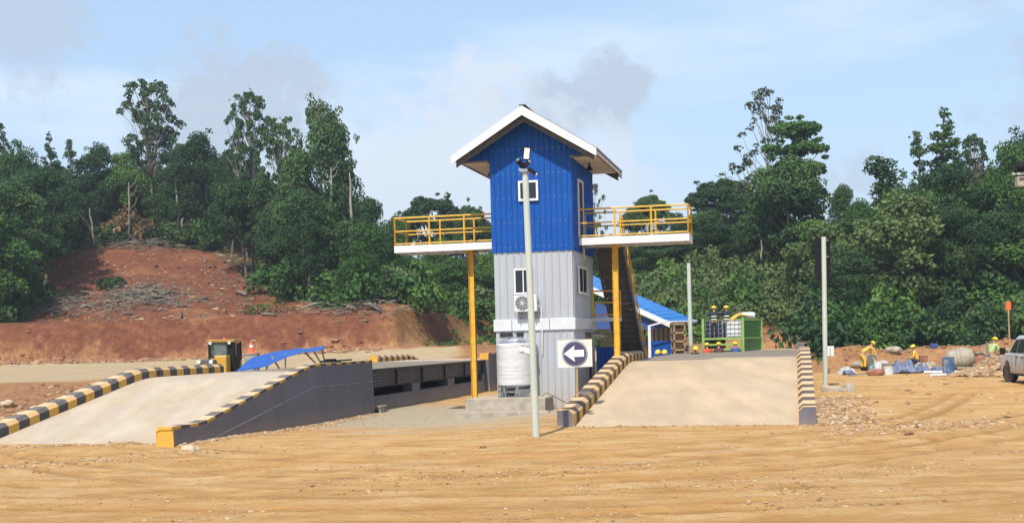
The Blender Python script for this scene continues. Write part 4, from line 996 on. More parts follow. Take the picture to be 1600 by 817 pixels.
p = at(1136.5, 530, 71.3); person((p.x, p.y+.12, zf), R(5), 'worker in navy overalls seen from behind, standing in the middle of the green container opening', M['uniform'], M['uniform'], 'stand', bands=True, arms=fwd, group='workers on the green container')
p = at(1146, 530, 72.6); person((p.x, p.y+.2, zf+.05), R(-80), 'worker in yellow shirt leaning right over the container tank cages', M['yellowcloth'], M['uniform'], 'bend', arms=[((-.2, .3, -.05), (-.15, .55, -.15)), ((.2, .3, -.05), (.15, .6, -.1))], helmet=False, group='workers on the green container')
gz_ = 1.0
for (px, py, d, rz, lab, top, leg) in ((1105, 536, 69.2, 10, 'worker in red shirt and yellow helmet at the left foot of the green container', M['redcloth'], M['uniform']),
    (1123, 535, 69.0, -5, 'worker in maroon shirt and yellow helmet below the two standing workers', M['maroon'], M['uniform']),
    (1149, 534.5, 69.4, 0, 'worker in blue shirt and yellow helmet at the right foot of the green container', M['bluecloth'], M['bluecloth'])):
    t = at(px, py, d); person((t.x, d, t.z-1.80), R(rz), lab, top, leg, 'stand', group='workers in front of the green container')
for (px, py, d, rz, lab, cl) in ((1030, 546.5, 63.2, 150, 'crouching worker beyond the weighbridge, left one of a pair of yellow helmets by the shed', M['yellowcloth']), (1038.5, 546.5, 63.2, 170, 'crouching worker beyond the weighbridge, right one of a pair of yellow helmets by the shed', M['yellowcloth']),
    (1084.5, 541, 64.5, 200, 'worker with yellow helmet half hidden behind tan boards left of the container', M['uniform'])):
    t = at(px, py, d); person((t.x, d, t.z-1.28), R(rz), lab, cl, M['uniform'], 'crouch', group='workers behind the right weighbridge')
c = at(1092, 556, 66); mb = MB()
for k in range(5): mb.box(-.55+.02*k, .35-.03*k, 0, .6, -.2+.13*k, -.09+.13*k)
o = mb.build('board_pile', M['brick']); o.location = (c.x, 66, c.z+.12); tag(o, 'low pile of tan boards left of the green container', 'board pile')
# ------------------------------------------------------------------ machine, cone, blue tarp on the left
d = 62.0; o_ = at(348, 600, d); gl = 0.0
ld = empty('wheel_loader', (o_.x, d, gl), 0, 'yellow road machine with dark glazed cab behind the left ramp kerb', 'machine')
s = d/2000.0; zr = at(350, 531, d).z
mb = MB(); mb.box(-.66, .66, -.1, 1.5, zr-.10, zr); mb.box(-.70, .70, -.14, 1.54, zr-.02, zr+.02); cab_r = mb.build('cab_roof', M['loader'], ld, bevel=.03)
zc = zr-.10; zb_ = zr-.80
mb = MB(); mb.box(-.56, .28, .02, 1.36, zb_, zc-.01); mb.build('cab_glass', M['cabglass'], ld)
mb = MB()
for (x, y) in ((-.60, -.02), (.30, -.02), (-.60, 1.4), (.62, 1.4)): mb.box(x-.04, x+.05, y-.03, y+.05, zb_-.2, zc)
mb.box(-.64, .66, -.04, 1.44, zb_-.06, zb_+.01)
mb.hexa([(.40, -.05, zb_-1.1), (.62, -.05, zb_-1.1), (.62, .5, zb_-1.1), (.40, .5, zb_-1.1), (.30, -.05, zc), (.58, -.05, zc), (.58, .5, zc), (.30, .5, zc)])
mb.box(.60, .63, .5, 1.3, zb_-.6, zc-.05)
mb.build('cab_frame', M['blackp'], ld, bevel=.01)
mb = MB(); mb.box(-.9, -.05, -1.3, -.05, gl+.7, zb_-.12); mb.build('bonnet', M['stairgrey'], ld, bevel=.06)
mb = MB(); mb.box(-.16, .42, -.9, 1.4, gl+.6, zb_+.06); mb.box(-.6, .5, 1.4, 2.3, gl+.7, zb_-.1); mb.build('body', M['loader'], ld, bevel=.06)
for x in (-.80, -.22): mb = MB(); mb.tube((x, -1.30, zb_-.22), (x, -1.36, zb_-.22), .095, n=14); mb.build('headlight', M['lens'], ld)
for x in (-.50, .42): mb = MB(); mb.tube((x, -.12, zc-.02), (x, -.22, zc-.04), .08, n=12); mb.build('work_light', M['lens'], ld)
mb = MB(); mb.tube((.1, .2, zr), (.1, .2, zr+.13), .05, n=10); mb.build('beacon', M['cone'], ld)
for (x, y) in ((-.8, -.9), (.75, -.6), (-.8, 1.6), (.75, 1.6)):
    mb = MB(); mb.tube((x-.2, y, .6), (x+.2, y, .6), .6, n=24); wh = mb.build('wheel', M['rubber'], ld, bevel=.04); mb = MB(); mb.tube((x-.21, y, .6), (x+.21, y, .6), .28, n=16); mb.build('rim', M['loader'], wh)
# tarp canopy: sheet over crooked poles
d = 58.0
cor = [[(368, 581, 57.2), (415, 572, 56.5), (452, 556, 56.3), (505, 545, 56.0)], [(388, 562, 58.2), (423, 551.5, 58.0), (458, 545, 58.0), (508, 540.5, 57.6)], [(400, 556, 60.5), (430, 552, 60), (462, 547, 60), (508, 543, 59.5)]]
te = empty('tarp_canopy', at(430, 590, 58), 0, 'sagging bright blue tarpaulin over crooked poles beside the left weighbridge', 'tarpaulin shelter'); TO = te.location.copy()
grid = [[at(*p)-TO for p in r] for r in cor]
mb = MB(); nu, nv = 24, 10
def gp(u, v):
    a = u*3; i = min(2, int(a)); f = a-i; b_ = v*2; j = min(1, int(b_)); g = b_-j; f = f*f*(3-2*f)*.5+f*.5
    p = grid[j][i].lerp(grid[j][i+1], f).lerp(grid[j+1][i].lerp(grid[j+1][i+1], f), g)
    return p+Vector((0, 0, .07*noise.noise(Vector((u*7, v*3, 1)))))
for a in range(nu):
    for b_ in range(nv): mb.quad(gp(a/nu, b_/nv), gp((a+1)/nu, b_/nv), gp((a+1)/nu, (b_+1)/nv), gp(a/nu, (b_+1)/nv))
sh_ = mb.build('sheet', M['tarp'], te, smooth=True); sm = sh_.modifiers.new('t', 'SOLIDIFY'); sm.thickness = .012
zg = 0.7-TO.z
for (pa, pb) in (((474, 548, 57.5), (489, 563, 57)), ((488, 545, 57.5), (499, 563, 57)), ((502, 543, 57.5), (507, 563, 57)), ((424, 556, 57.2), (438, 578, 57)), ((446, 553, 57.2), (446, 578, 57)), ((420, 566, 57.2), (415, 580, 57)), ((395, 575, 57), (408, 582, 57))):
    a = at(*pa)-TO; b_ = at(*pb)-TO; mb = MB(); mb.tube(a, b_+(b_-a)*1.2, .035, .035, 6); mb.build('prop', M['wood'] if pa[0] != 446 else M['white'], te)
cp = at(393, 551.5, 60)
mb = MB(); mb.lathe([(.17, .03), (.145, .06), (.03, .58), (.022, .60)], n=20); mb.box(-.21, .21, -.21, .21, 0, .035); o = mb.build('traffic_cone', M['cone'], smooth=False); o.location = cp
tag(o, 'orange traffic cone standing above the blue tarpaulin', 'traffic cone')
mb = MB(); mb.lathe([(.098, .28), (.078, .38)], n=20); mb.build('reflective_collar', M['lens'], o)
mb = MB(); mb.box(-.3, .3, -.3, .3, -2.2, 0); mb.box(-.34, .34, -.34, .34, -.05, -.002); o2 = mb.build('concrete_plinth', M['pad']); o2.location = cp; tag(o2, 'square concrete plinth under the traffic cone, mostly hidden by the tarpaulin', 'plinth')
# things lying on the left weighbridge edge
p = at(489, 566, 46.5); mb = MB(); mb.box(-.45, .35, 0, .3, 0, .07); mb.box(-.3, .1, .02, .25, .07, .12); mb.tube((.4, .1, .05), (1.1, .12, .06), .03, n=6); o = mb.build('cable_tray', M['blackp']); o.location = LO+AX*12.5+NX*5.72; o.location.z = 1.835; o.rotation_euler.z = R(60)
tag(o, 'black cable tray lying on the left ramp kerb near its top', 'cable tray')
# ------------------------------------------------------------------ yard on the right
def G_(px, py): # ground point below pixel
    d = 64.0
    for _ in range(40):
        p = at(px, py, d); h = height(p.x, p.y); 
        d -= (h-p.z)*12
        d = max(30, min(90, d))
    p = at(px, py, d); return Vector((p.x, p.y, height(p.x, p.y)))
p = G_(1297, 584); e = empty('notice_stand', p, 0, 'small white twin notice on a wooden tripod behind the signal pole', 'sign'); k = p.y/2000
mb = MB(); mb.tube((0, 0, 0), (0, 0, 44*k), .035, n=6); mb.build('post', M['wood'], e)
mb = MB(); mb.box(-6*k, -.4*k, -.06, -.03, 28*k, 41*k); mb.box(.8*k, 6*k, -.06, -.03, 28*k, 41*k); mb.box(-6.5*k, 6.5*k, -.06, -.02, 41*k, 43.5*k); mb.build('board', M['white'], e)
for (x, y) in ((-.32, -.1), (.36, -.1), (.02, .4)): mb = MB(); mb.bar((0, 0, 13*k), (x, y, 0), .05); mb.build('leg', M['wood'], e)
def cloth(name, px0, px1, pyb, hgt, m, label, cat, dep=1.0, seed=1, amp=.5):
    a = G_(px0, pyb); b_ = G_(px1, pyb); L_ = (b_-a).length; o = empty('x', (0, 0, 0)); bpy.data.objects.remove(o)
    mb = MB(); nx, ny = 28, 12
    def h(u, v):
        e_ = min(1, 4*min(u, 1-u))*math.sin(math.pi*min(1, v*.9+.05))
        return max(0.0, hgt*e_*(.65+amp*noise.noise(Vector((u*5+seed, v*3, seed)))+.25*noise.noise(Vector((u*14, v*8+seed, 2)))))+.015
    def P(u, v): return (u*L_+.1*noise.noise(Vector((v*4, seed, u))), (v-.1)*dep+.12*noise.noise(Vector((u*6, seed, 3))), h(u, v))
    for i in range(nx):
        for j in range(ny): mb.quad(P(i/nx, j/ny), P((i+1)/nx, j/ny), P((i+1)/nx, (j+1)/ny), P(i/nx, (j+1)/ny))
    o = mb.build(name, m, smooth=True); o.location = a; t = o.modifiers.new('t', 'SOLIDIFY'); t.thickness = .02
    return tag(o, label, cat)
cloth('plastic_sheet', 1312, 1333, 573, .5, M['dirtywhite'], 'crumpled white plastic sheet on the ground right of the tripod notice', 'sheet', .8, 2)
cloth('plastic_sheet', 1313, 1331, 566, .65, M['greytarp'], 'dark grey crumpled sheet behind the white one by the tripod notice', 'sheet', .8, 5, .9)
cloth('tarpaulin', 1394, 1440, 584, .75, M['greytarp'], 'crumpled blue grey tarpaulin heaped in the middle of the yard', 'tarpaulin', 1.3, 8, .8)
cloth('tarpaulin', 1433, 1456, 582, .5, M['greytarp'], 'smaller crumpled grey sheet at the right end of the blue grey tarpaulin', 'tarpaulin', .9, 12, .9)
cloth('plastic_sheet', 1361, 1385, 579, .4, M['teal'], 'teal plastic sheet below the yellow clad figure', 'sheet', .7, 4)
cloth('plastic_sheet', 1364, 1377, 563, .6, M['dirtywhite'], 'white sheet lying tilted on the red berm', 'sheet', .5, 9, .2)
cloth('canvas_sheet', 1399, 1424, 567, .6, M['canvas'], 'pale canvas draped behind the blue grey tarpaulin', 'canvas', .8, 14)
p = G_(1350, 577); person((p.x, p.y, p.z), R(-82), 'worker in yellow bending low over the teal sheet in the yard', M['yellowcloth'], M['yellowcloth'], 'bend', arms=[((-.2, .2, -.3), (-.15, .3, -.6)), ((.2, .2, -.3), (.15, .3, -.6))])
p = G_(1436, 576); person((p.x, p.y+.4, p.z), R(70), 'worker in yellow crouching at the right end of the blue grey tarpaulin', M['yellowcloth'], M['uniform'], 'crouch')
p = at(1549, 572, 60.2); p.z = at(1549, 585, 60.2).z; person((p.x, p.y, p.z), R(-60), 'worker in green vest and orange helmet stooping behind the rubble pile', M['hivis'], M['bluecloth'], 'lean')
def bucket(px, py, r, h, m, label, cat='bucket', name='bucket'):
    p = G_(px, py); mb = MB(); mb.lathe([(r*.85, 0), (r, h*.95), (r*1.06, h*.96), (r*1.06, h), (r*.95, h), (r*.9, h*.85), (0, h*.84)], n=20); o = mb.build(name, m, smooth=False); o.location = p; tag(o, label, cat)
    hb = MB(); hb.path([(-r, 0, h*.9), (-r*.7, -r*.6, h*.7), (0, -r*1.05, h*.62), (r*.7, -r*.6, h*.7), (r, 0, h*.9)], [.012]*5, 5); hb.build('handle', M['steel'], o); return o
bucket(1372, 572, .22, .5, M['white'], 'white bucket behind the teal sheet')
bucket(1388, 573, .25, .35, M['white'], 'low white tub between teal sheet and tarpaulin', 'tub', 'tub')
bucket(1362, 576, .3, .75, M['soffit'], 'beige tub right beside the worker in yellow', 'tub', 'tub')
mb = MB(); mb.box(-.5, .5, -.1, .5, .03, .35); mb.box(-.55, .55, -.15, .55, .35, .4); o = mb.build('crate', M['mixer'], bevel=.02); o.location = G_(1384, 569); tag(o, 'low grey crate behind the white tub', 'crate')
mb = MB(); mb.box(-.2, .2, 0, .4, 0, .5); [mb.box(-.22, .22, -.02, .42, z, z+.04) for z in (.05, .25, .46)]; o = mb.build('rusty_bin', M['rust'], bevel=.02); o.location = G_(1444, 573); tag(o, 'rusty red metal bin right of the crouching worker in yellow', 'bin')
mb = MB(); mb.box(-.17, .17, 0, .3, 0, .28); mb.box(-.13, .13, -.02, 0, .06, .22); o = mb.build('toolbox', M['bluecloth'], bevel=.03); o.location = G_(1461, 568); tag(o, 'small blue box left of the dusty blue drum', 'box')
p = G_(1482, 586); k = p.y/2000; e = empty('steel_drum', p, 0, 'upright dusty blue steel drum in front of the cement mixer', 'drum')
mb = MB(); mb.lathe([(9*k, 0), (9*k, 9*k), (9.4*k, 9.4*k), (9*k, 9.8*k), (9*k, 18*k), (9.4*k, 18.4*k), (9*k, 18.8*k), (9*k, 27.5*k), (9.5*k, 28*k), (9.3*k, 28.6*k), (8.6*k, 28.4*k), (8.4*k, 27*k), (0, 26.8*k)], n=28); mb.build('barrel', M['drum'], e)
p = G_(1503, 582); k = p.y/2000; e = empty('cement_mixer', p, R(-6), 'large cement crusted mixer drum on a wheeled frame behind the blue drum', 'cement mixer')
mb = MB(); mb.lathe([(9*k, -20*k), (15*k, -18*k), (17*k, -12*k), (17.6*k, -3*k), (17.6*k, 5*k), (16*k, 13*k), (10.5*k, 20*k), (11*k, 21*k), (8.5*k, 20*k), (0, 12*k)], n=28); dr_ = mb.build('drum', M['mixer'], e, smooth=True); dr_.location = (0, .3, 21*k); dr_.rotation_euler = (R(15), R(78), 0)
mb = MB(); [mb.lathe([(17.7*k, z*k), (18.6*k, (z+.5)*k), (17.7*k, (z+1)*k)], n=28) for z in (-3.5, 2.5)]; r_ = mb.build('ring', M['mixer'], dr_, smooth=False)
mb = MB()
for x in (-17*k, 17*k):
    mb.bar((x, -.35, 0), (x, .2, 18*k), .08); mb.bar((x, .9, 0), (x, .3, 18*k), .08); mb.bar((x, -.4, .12), (x, .95, .12), .08)
mb.bar((-17*k, -.35, .25), (17*k, -.35, .25), .08); mb.build('frame', M['mixer'], e)
for x in (-14*k, 14*k): mb = MB(); mb.tube((x-.07, -.4, .2), (x+.07, -.4, .2), .2, n=16); mb.build('wheel', M['rubber'], e)
p = G_(1530, 580); k = p.y/2000; mb = MB(); mb.lathe([(13*k, 0), (13.5*k, 10*k), (12*k, 20*k), (8*k, 27*k), (0, 29*k)], n=20, jitter=.12); o = mb.build('rusty_hopper', M['rust'], smooth=True); o.location = p; tag(o, 'rust coloured rounded hopper right of the cement mixer', 'hopper')
hb = MB(); hb.bar((0, -.3, .95), (0, -.3, 1.15), .1); hb.box(-.25, .25, -.3, .1, .88, .94); hb.build('lid', M['mixer'], o)
for (x0, y0_, x1, y1_, lab) in ((1444, 583.5, 1522, 583, 'long white pipe lying in front of the cement mixer, farther of two'), (1455, 588.5, 1478, 588, 'short white pipe lying nearest, in front of the blue drum')):
    a = G_(x0, y0_); b_ = G_(x1, y1_); mb = MB(); mb.tube(a+Vector((0, 0, .07)), b_+Vector((0, 0, .07)), .07, n=12); tag(mb.build('white_pipe', M['white'], smooth=False), lab, 'pipe', 'white pipes on the ground')
a = G_(1454, 577); mb = MB(); mb.bar(a+Vector((0, 0, .1)), a+Vector((.75, .3, .4)), .06, .04); tag(mb.build('plank', M['palebark']), 'pale plank leaning towards the blue drum', 'plank')
p = G_(1546, 566); p.y += .3; mb = MB(); k = p.y/2000
mb.tube((0, 0, -.8), (0, 0, 48*k), .05, .045, 8); mb.bar((-.22, 0, 46*k-.1), (.22, 0, 46*k-.1), .06); tag(mb.build('survey_post', M['palebark']), 'pale wooden post with short crossbar before the stooping worker', 'post'); bpy.data.objects['survey_post'].location = p
p = at(1579, 545, 60); p.z = height(p.x, 60); mb = MB(); tp = at(1575, 470, 60)-p
mb.tube((0, 0, -.2), tp, .045, .035, 8); e = mb.build('flag_pole', M['wood']); e.location = p; tag(e, 'thin wooden pole with a small orange flag behind the pickup', 'flag pole')
mb = MB(); mb.box(tp.x-.12, tp.x+.12, -.03, .03, tp.z-.42, tp.z-.05); mb.build('flag', M['cone'], e)
for (px, py, L_, w, t, rz, m, lab) in ((1392, 566, 1.7, .12, .05, 12, 'palebark', 'pale plank lying behind the blue grey tarpaulin'), (1418, 563, 1.4, .10, .05, -20, 'wood', 'brown plank on the berm side behind the tarpaulin'),
    (1466, 575, 1.9, .12, .06, 8, 'wood', 'brown plank on the ground left of the blue drum'), (1340, 571, 1.2, .12, .05, 35, 'palebark', 'short pale plank left of the worker in yellow'), (1430, 558, 1.6, .09, .05, 5, 'deadwood', 'weathered stick on top of the berm')):
    p = G_(px, py); mb = MB(); mb.hexa([(-L_/2, -w/2, .02), (L_/2, -w/2, .10), (L_/2, w/2, .10), (-L_/2, w/2, .02), (-L_/2, -w/2, .02+t), (L_/2, -w/2, .10+t), (L_/2, w/2, .10+t), (-L_/2, w/2, .02+t)]); o = mb.build('plank', M[m]); o.location = p; o.rotation_euler.z = R(rz); tag(o, lab, 'plank')
for i, (px, py, s_, m, lab) in enumerate(((1343, 576, .42, 'canvas', 'beige sack left of the teal sheet'), (1380, 576, .40, 'dirtywhite', 'white sack between the teal sheet and the tarpaulin'), (1396, 571, .45, 'canvas', 'beige sack at the left end of the tarpaulin'), (1412, 569, .42, 'dirtywhite', 'white sack behind the middle of the tarpaulin'),
    (1452, 568, .36, 'canvas', 'small beige sack right of the rusty bin'), (1468, 566, .40, 'greytarp', 'grey sack left of the blue drum'), (1325, 571, .34, 'greytarp', 'dark sack among the white plastic sheets'), (1368, 570, .40, 'rust', 'rust brown sack behind the teal sheet'))):
    p = G_(px, py); bm = bmesh.new(); bmesh.ops.create_icosphere(bm, subdivisions=3, radius=1)
    for v in bm.verts:
        v.co = Vector((math.copysign(abs(v.co.x)**.6, v.co.x), math.copysign(abs(v.co.y)**.7, v.co.y)*.7, v.co.z*.45))*(1+.25*noise.noise(v.co*2.2+Vector((i*5, 0, 0))))
    for f_ in bm.faces: f_.smooth = True
    me = bpy.data.meshes.new('sack'); bm.to_mesh(me); bm.free(); me.materials.append(M[m]); o = bpy.data.objects.new('sack', me); COL.objects.link(o); o.location = p+Vector((0, 0, .35*s_)); o.scale = (s_, s_, s_); o.rotation_euler.z = i*1.3; tag(o, lab, 'sack')
# broken concrete by the ramp
for (px, py, sx, sy, sz, rx, rz, lab) in ((1304, 622, 1.0, .5, .42, 5, -15, 'grey broken concrete block beside the foot of the signal pole'), (1326, 622, .35, .5, .5, -24, 30, 'tilted slab of broken concrete right of the signal pole')):
    p = G_(px, py) if False else gz(px, py, 0.05); mb = MB(); mb.box(-sx/2, sx/2, -sy/2, sy/2, -.2, sz); o = mb.build('concrete_block', M['pad'], bevel=.05); o.location = p; o.rotation_euler = (R(rx), R(8), R(rz)); tag(o, lab, 'concrete block')
# ------------------------------------------------------------------ pickup
p = gz(1573.5, 598, .33); fx, fy = p.x, p.y
hd_ = R(100)   # heading, mostly away
pk = empty('pickup_truck', (fx, fy, .33), 0, 'muddy white double cab pickup at the right edge of the yard', 'pickup')
pk.rotation_euler.z = R(90-7)   # local +x = forward
# local origin = ground under near front wheel outer face; truck body lies towards local -y
def K(x, y, z): return (x, y, z)
BW = 1.82
side_lo = [(-3.95, .55), (-3.95, 1.05), (-4.0, 1.12), (-2.3, 1.10), (-2.25, 1.72), (-2.1, 1.80), (-.9, 1.80), (-.65, 1.74), (-.05, 1.18), (.15, 1.12), (.80, 1.03), (.98, .9), (1.0, .45), (.55, .42)]
def arch(cx_, r, z=.40, n=9): return [(cx_+r*math.cos(math.pi*k/(n-1)), z+r*math.sin(math.pi*k/(n-1))) for k in range(n)]
poly = [(-3.95, .5), (-3.95, 1.08), (1.0, 1.0), (1.0, .42)]
low = [(-3.95, .48), (-3.97, 1.08), (-.10, 1.12), (.30, 1.10), (.85, 1.02), (1.0, .88), (1.02, .42)] + [q for q in arch(0, .46)] + [q for q in [(-.6, .38), (-2.6, .38)]] + [q for q in arch(-3.1, .46)] + [(-3.7, .45)]
mb = MB(); mb.prism([(x, z) for x, z in low], 'y', -BW, 0); body = mb.build('body', M['truck'], pk, bevel=.03)
mb = MB()
gh0 = [(-2.35, 1.10), (-2.22, 1.70), (-2.0, 1.79), (-.95, 1.79), (-.70, 1.72), (-.05, 1.12)]
i = len(mb.v); n = len(gh0)
for k, (x, z) in enumerate(gh0): mb.v.append((x, -.04-(z-1.1)*.24, z))
for k, (x, z) in enumerate(gh0): mb.v.append((x, -BW+.04+(z-1.1)*.24, z))
mb.f += [tuple(range(n)), tuple(n+k for k in reversed(range(n)))]; mb.m += [0, 0]
for k in range(n): j = (k+1) % n; mb.f.append((k, n+k, n+j, j)); mb.m.append(0)
cabn = mb.build('cabin', M['truck'], pk, bevel=.03)
def sidepane(pts, name):
    mb = MB(); mb.hexa([(x, -.03-(z-1.1)*.24, z) for x, z in pts]+[(x, -.018-(z-1.1)*.24, z) for x, z in pts]); mb.build(name, M['glass'], cabn)
sidepane([(-2.2, 1.16), (-1.28, 1.16), (-1.28, 1.66), (-2.1, 1.66)], 'window'); sidepane([(-1.18, 1.16), (-.28, 1.18), (-.78, 1.64), (-1.18, 1.66)], 'window')
mb = MB(); mb.hexa([(-.66, -.24, 1.70), (-.02, -.10, 1.14), (-.02, -BW+.10, 1.14), (-.66, -BW+.24, 1.70), (-.645, -.24, 1.72), (0.0, -.10, 1.16), (0.0, -BW+.10, 1.16), (-.645, -BW+.24, 1.72)]); mb.build('windscreen', M['glass'], cabn)
for x in (-1.23,): mb = MB(); mb.box(x-.008, x+.008, .001, .004, .5, 1.1); mb.build('door_gap', M['dark'], body)
for x in (-.62, -2.32): mb = MB(); mb.box(x-.006, x+.006, .001, .004, .5, 1.1); mb.build('door_gap', M['dark'], body)
for x in (-1.42, -2.15): mb = MB(); mb.bar((x-.1, .02, 1.0), (x+.1, .02, 1.0), .04, .04); mb.build('door_handle', M['blackp'], body)
mb = MB(); mb.bar((-.25, .0, 1.16), (-.2, .14, 1.2), .05); mb.box(-.26, -.14, .10, .30, 1.1, 1.34); mb.build('mirror', M['blackp'], cabn, bevel=.03)
mb = MB(); mb.bar((-2.5, -.03, .36), (-.6, -.03, .36), .12, .06); mb.box(-2.6, -.5, -BW+.2, -.2, .3, .42); mb.build('running_board', M['blackp'], pk)
for (x, rz) in ((0, 14), (-3.1, 0)):
    for y in (-.14, -BW+.14):
        mb = MB(); mb.lathe([(.25, -.12), (.36, -.13), (.39, -.09), (.39, .09), (.36, .13), (.25, .12)], n=28); t = mb.build('wheel', M['rubber'], pk, smooth=False); t.location = (x, y, .39); t.rotation_euler = (R(90), 0, R(rz))
        mb = MB(); mb.lathe([(.25, -.10), (.24, .08), (.08, .06), (0, .06)], n=20); [mb.bar((.06*math.cos(a), .06*math.sin(a), .08), (.24*math.cos(a), .24*math.sin(a), .09), .05, .03) for a in [2*math.pi*k/6 for k in range(6)]]; mb.build('rim', M['rust'] if False else M['steel'], t)
mb = MB(); mb.box(-2.6, .5, -BW+.3, -.35, .38, .55); mb.build('chassis', M['dark'], pk)
mb = MB(); mb.box(-3.9, -2.45, -BW+.12, -.12, 1.02, 1.10); mb.build('bed_cover', M['blackp'], pk)
mb = MB(); mb.box(.9, 1.06, -BW-.0, .0, .42, .68); mb.build('bumper', M['blackp'], pk, bevel=.04)
for y in (-.2, -BW+.2): mb = MB(); mb.box(.86, 1.03, y-.16, y+.16, .74, .92); mb.build('headlight', M['lens'], pk, bevel=.03)
# ------------------------------------------------------------------ rocks
def rock_mesh(seed, m, r=1.0):
    bm = bmesh.new(); bmesh.ops.create_icosphere(bm, subdivisions=2, radius=r)
    for v in bm.verts:
        n = noise.noise(v.co*1.3+Vector((seed*7.1, seed, 0))); v.co *= 1+.55*n+.2*noise.noise(v.co*3.3+Vector((seed, 0, 3))); v.co.z *= .68
    me = bpy.data.meshes.new('rock'); bm.to_mesh(me); bm.free(); me.materials.append(m); return me
RM = {k: [rock_mesh(s_+hash(k) % 5 if False else s_, M[k]) for s_ in range(4)] for k in ('rock', 'palerock', 'redrock')}
def rock(p, s_, kind, label, group, k=0):
    o = bpy.data.objects.new('rock', RM[kind][k % 4]); COL.objects.link(o); o.location = p; o.scale = (s_, s_*random.uniform(.7, 1), s_*random.uniform(.7, 1)); o.rotation_euler = (0, 0, random.uniform(0, 6)); tag(o, label, 'rock', group); return o
random.seed(11)
p = gz(298, 704, 0); rock(p+Vector((0, 0, .03)), .21, 'palerock', 'pale rounded boulder lying against the foot of the long grey ramp wall', None)
rock(gz(1420, 679, 0)+Vector((0, 0, .02)), .12, 'redrock', 'lone reddish stone on the open dirt right of the right ramp', None, 1)
rock(gz(755, 699, 0), .08, 'redrock', 'small dark stone on the open dirt left of the leaning light pole', None, 2)
for (x, y, s_) in ((12, 628, .38), (32, 634, .3), (56, 629, .22)):
    p = gz(x, y, .45); p.z = height(p.x, p.y)+.1; rock(p, s_, 'palerock', ['leftmost', 'middle', 'rightmost'][int(x > 20)+int(x > 50)]+' pale boulder in the red embankment behind the left ramp kerb', 'boulders in the red embankment', int(x))
def stones(name, label, pts, mats, cat):
    # many little stones as one object
    mb = MB(); base = []
    t = (1+5**.5)/2; ico = [(-1, t, 0), (1, t, 0), (-1, -t, 0), (1, -t, 0), (0, -1, t), (0, 1, t), (0, -1, -t), (0, 1, -t), (t, 0, -1), (t, 0, 1), (-t, 0, -1), (-t, 0, 1)]
    fc = [(0, 11, 5), (0, 5, 1), (0, 1, 7), (0, 7, 10), (0, 10, 11), (1, 5, 9), (5, 11, 4), (11, 10, 2), (10, 7, 6), (7, 1, 8), (3, 9, 4), (3, 4, 2), (3, 2, 6), (3, 6, 8), (3, 8, 9), (4, 9, 5), (2, 4, 11), (6, 2, 10), (8, 6, 7), (9, 8, 1)]
    for (x, y, z, s_) in pts:
        i = len(mb.v); a = random.uniform(0, 6.3); ca_, sa_ = math.cos(a), math.sin(a); sx, sy, sz = s_*random.uniform(.5, 1)*.53, s_*random.uniform(.4, .8)*.53, s_*random.uniform(.25, .5)*.53
        for v in ico:
            j = random.uniform(.75, 1.2); vx, vy = v[0]*sx*j, v[1]*sy*j
            mb.v.append((x+vx*ca_-vy*sa_, y+vx*sa_+vy*ca_, z+v[2]*sz*j))
        m = random.randrange(len(mats))
        for f in fc: mb.f.append(tuple(i+k for k in f)); mb.m.append(m)
    o = mb.build(name, mats, fix=False); tag(o, label, cat, kind='stuff'); return o
def scat(n, fx, s0, s1, bury=.3, cl_=0):
    out_ = []
    for _ in range(n):
        q = fx()
        if q is None: continue
        x, y = q
        if cl_ and noise.noise(Vector((x*.35, y*.7, 4)))+.5*noise.noise(Vector((x*1.3, y*1.6, 6))) < cl_*random.random(): continue
        s_ = s0+(s1-s0)*random.random()**3; out_.append((x, y, height(x, y)+s_*bury*.3, s_))
    return out_
R3 = [M['rock'], M['rock'], M['rock'], M['rock'], M['redrock'], M['palerock']]
pts = []
def clu(x, y, r): return lambda: (random.gauss(x, r), random.gauss(y, r))
# along the wall foot of the left ramp, ramp feet and loose bands
def wallfoot():
    s_ = random.uniform(0, 15); o = abs(random.gauss(0, .3)); p = Vector((-8.6, 32.2, 0))+AX*s_+NX*(.12+o); return (p.x, p.y)
pts += scat(1700, wallfoot, .015, .09)
def footl(): return (random.uniform(-13.6, -8.7), 33.0+random.gauss(0, .25)-.22*0)
pts += scat(500, footl, .02, .10)
def footr():
    s_ = random.uniform(0, 10); p = RO+NX*(WR+.5+abs(random.gauss(0, .7)))+AX*s_; return (p.x, p.y)
pts += scat(2600, footr, .02, .15)
def footr2(): p = RO+NX*random.uniform(-.6, WR+.6)+AX*random.gauss(-.1, .22); return (p.x, p.y)
pts += scat(450, footr2, .015, .08)
def band(x0, x1, y0, y1, w): 
    def f():
        t = random.random(); return (lerp(x0, x1, t)+random.gauss(0, .3), lerp(y0, y1, t)+random.gauss(0, w))
    return f
pts += scat(1400, band(-12.5, -6.5, 25.5, 30.5, .6), .01, .07)
pts += scat(900, band(-3.5, 3.5, 22.5, 24.0, .35), .01, .06)
pts += scat(900, band(1.0, 8.0, 20.5, 22.5, .5), .01, .05)
pts += scat(900, band(7.5, 12.5, 31, 33.0, .8), .02, .12)
pts += scat(22000, lambda: (lambda y: (random.uniform(-.42, .42)*y, y))(16+30*random.random()**1.5), .010, .060, .3, .55)
pts += scat(500, lambda: (random.uniform(12, 24), random.uniform(30, 60)), .02, .14)
stones('gravel', 'loose tan stones and gravel scattered over the dirt', pts, R3, 'gravel')
def rubble():
    t = random.random(); px = lerp(1492, 1575, t**.7); d = random.gauss(58, 1.6); c_ = at(px, 560, d); return (c_.x, c_.y)
pts = []
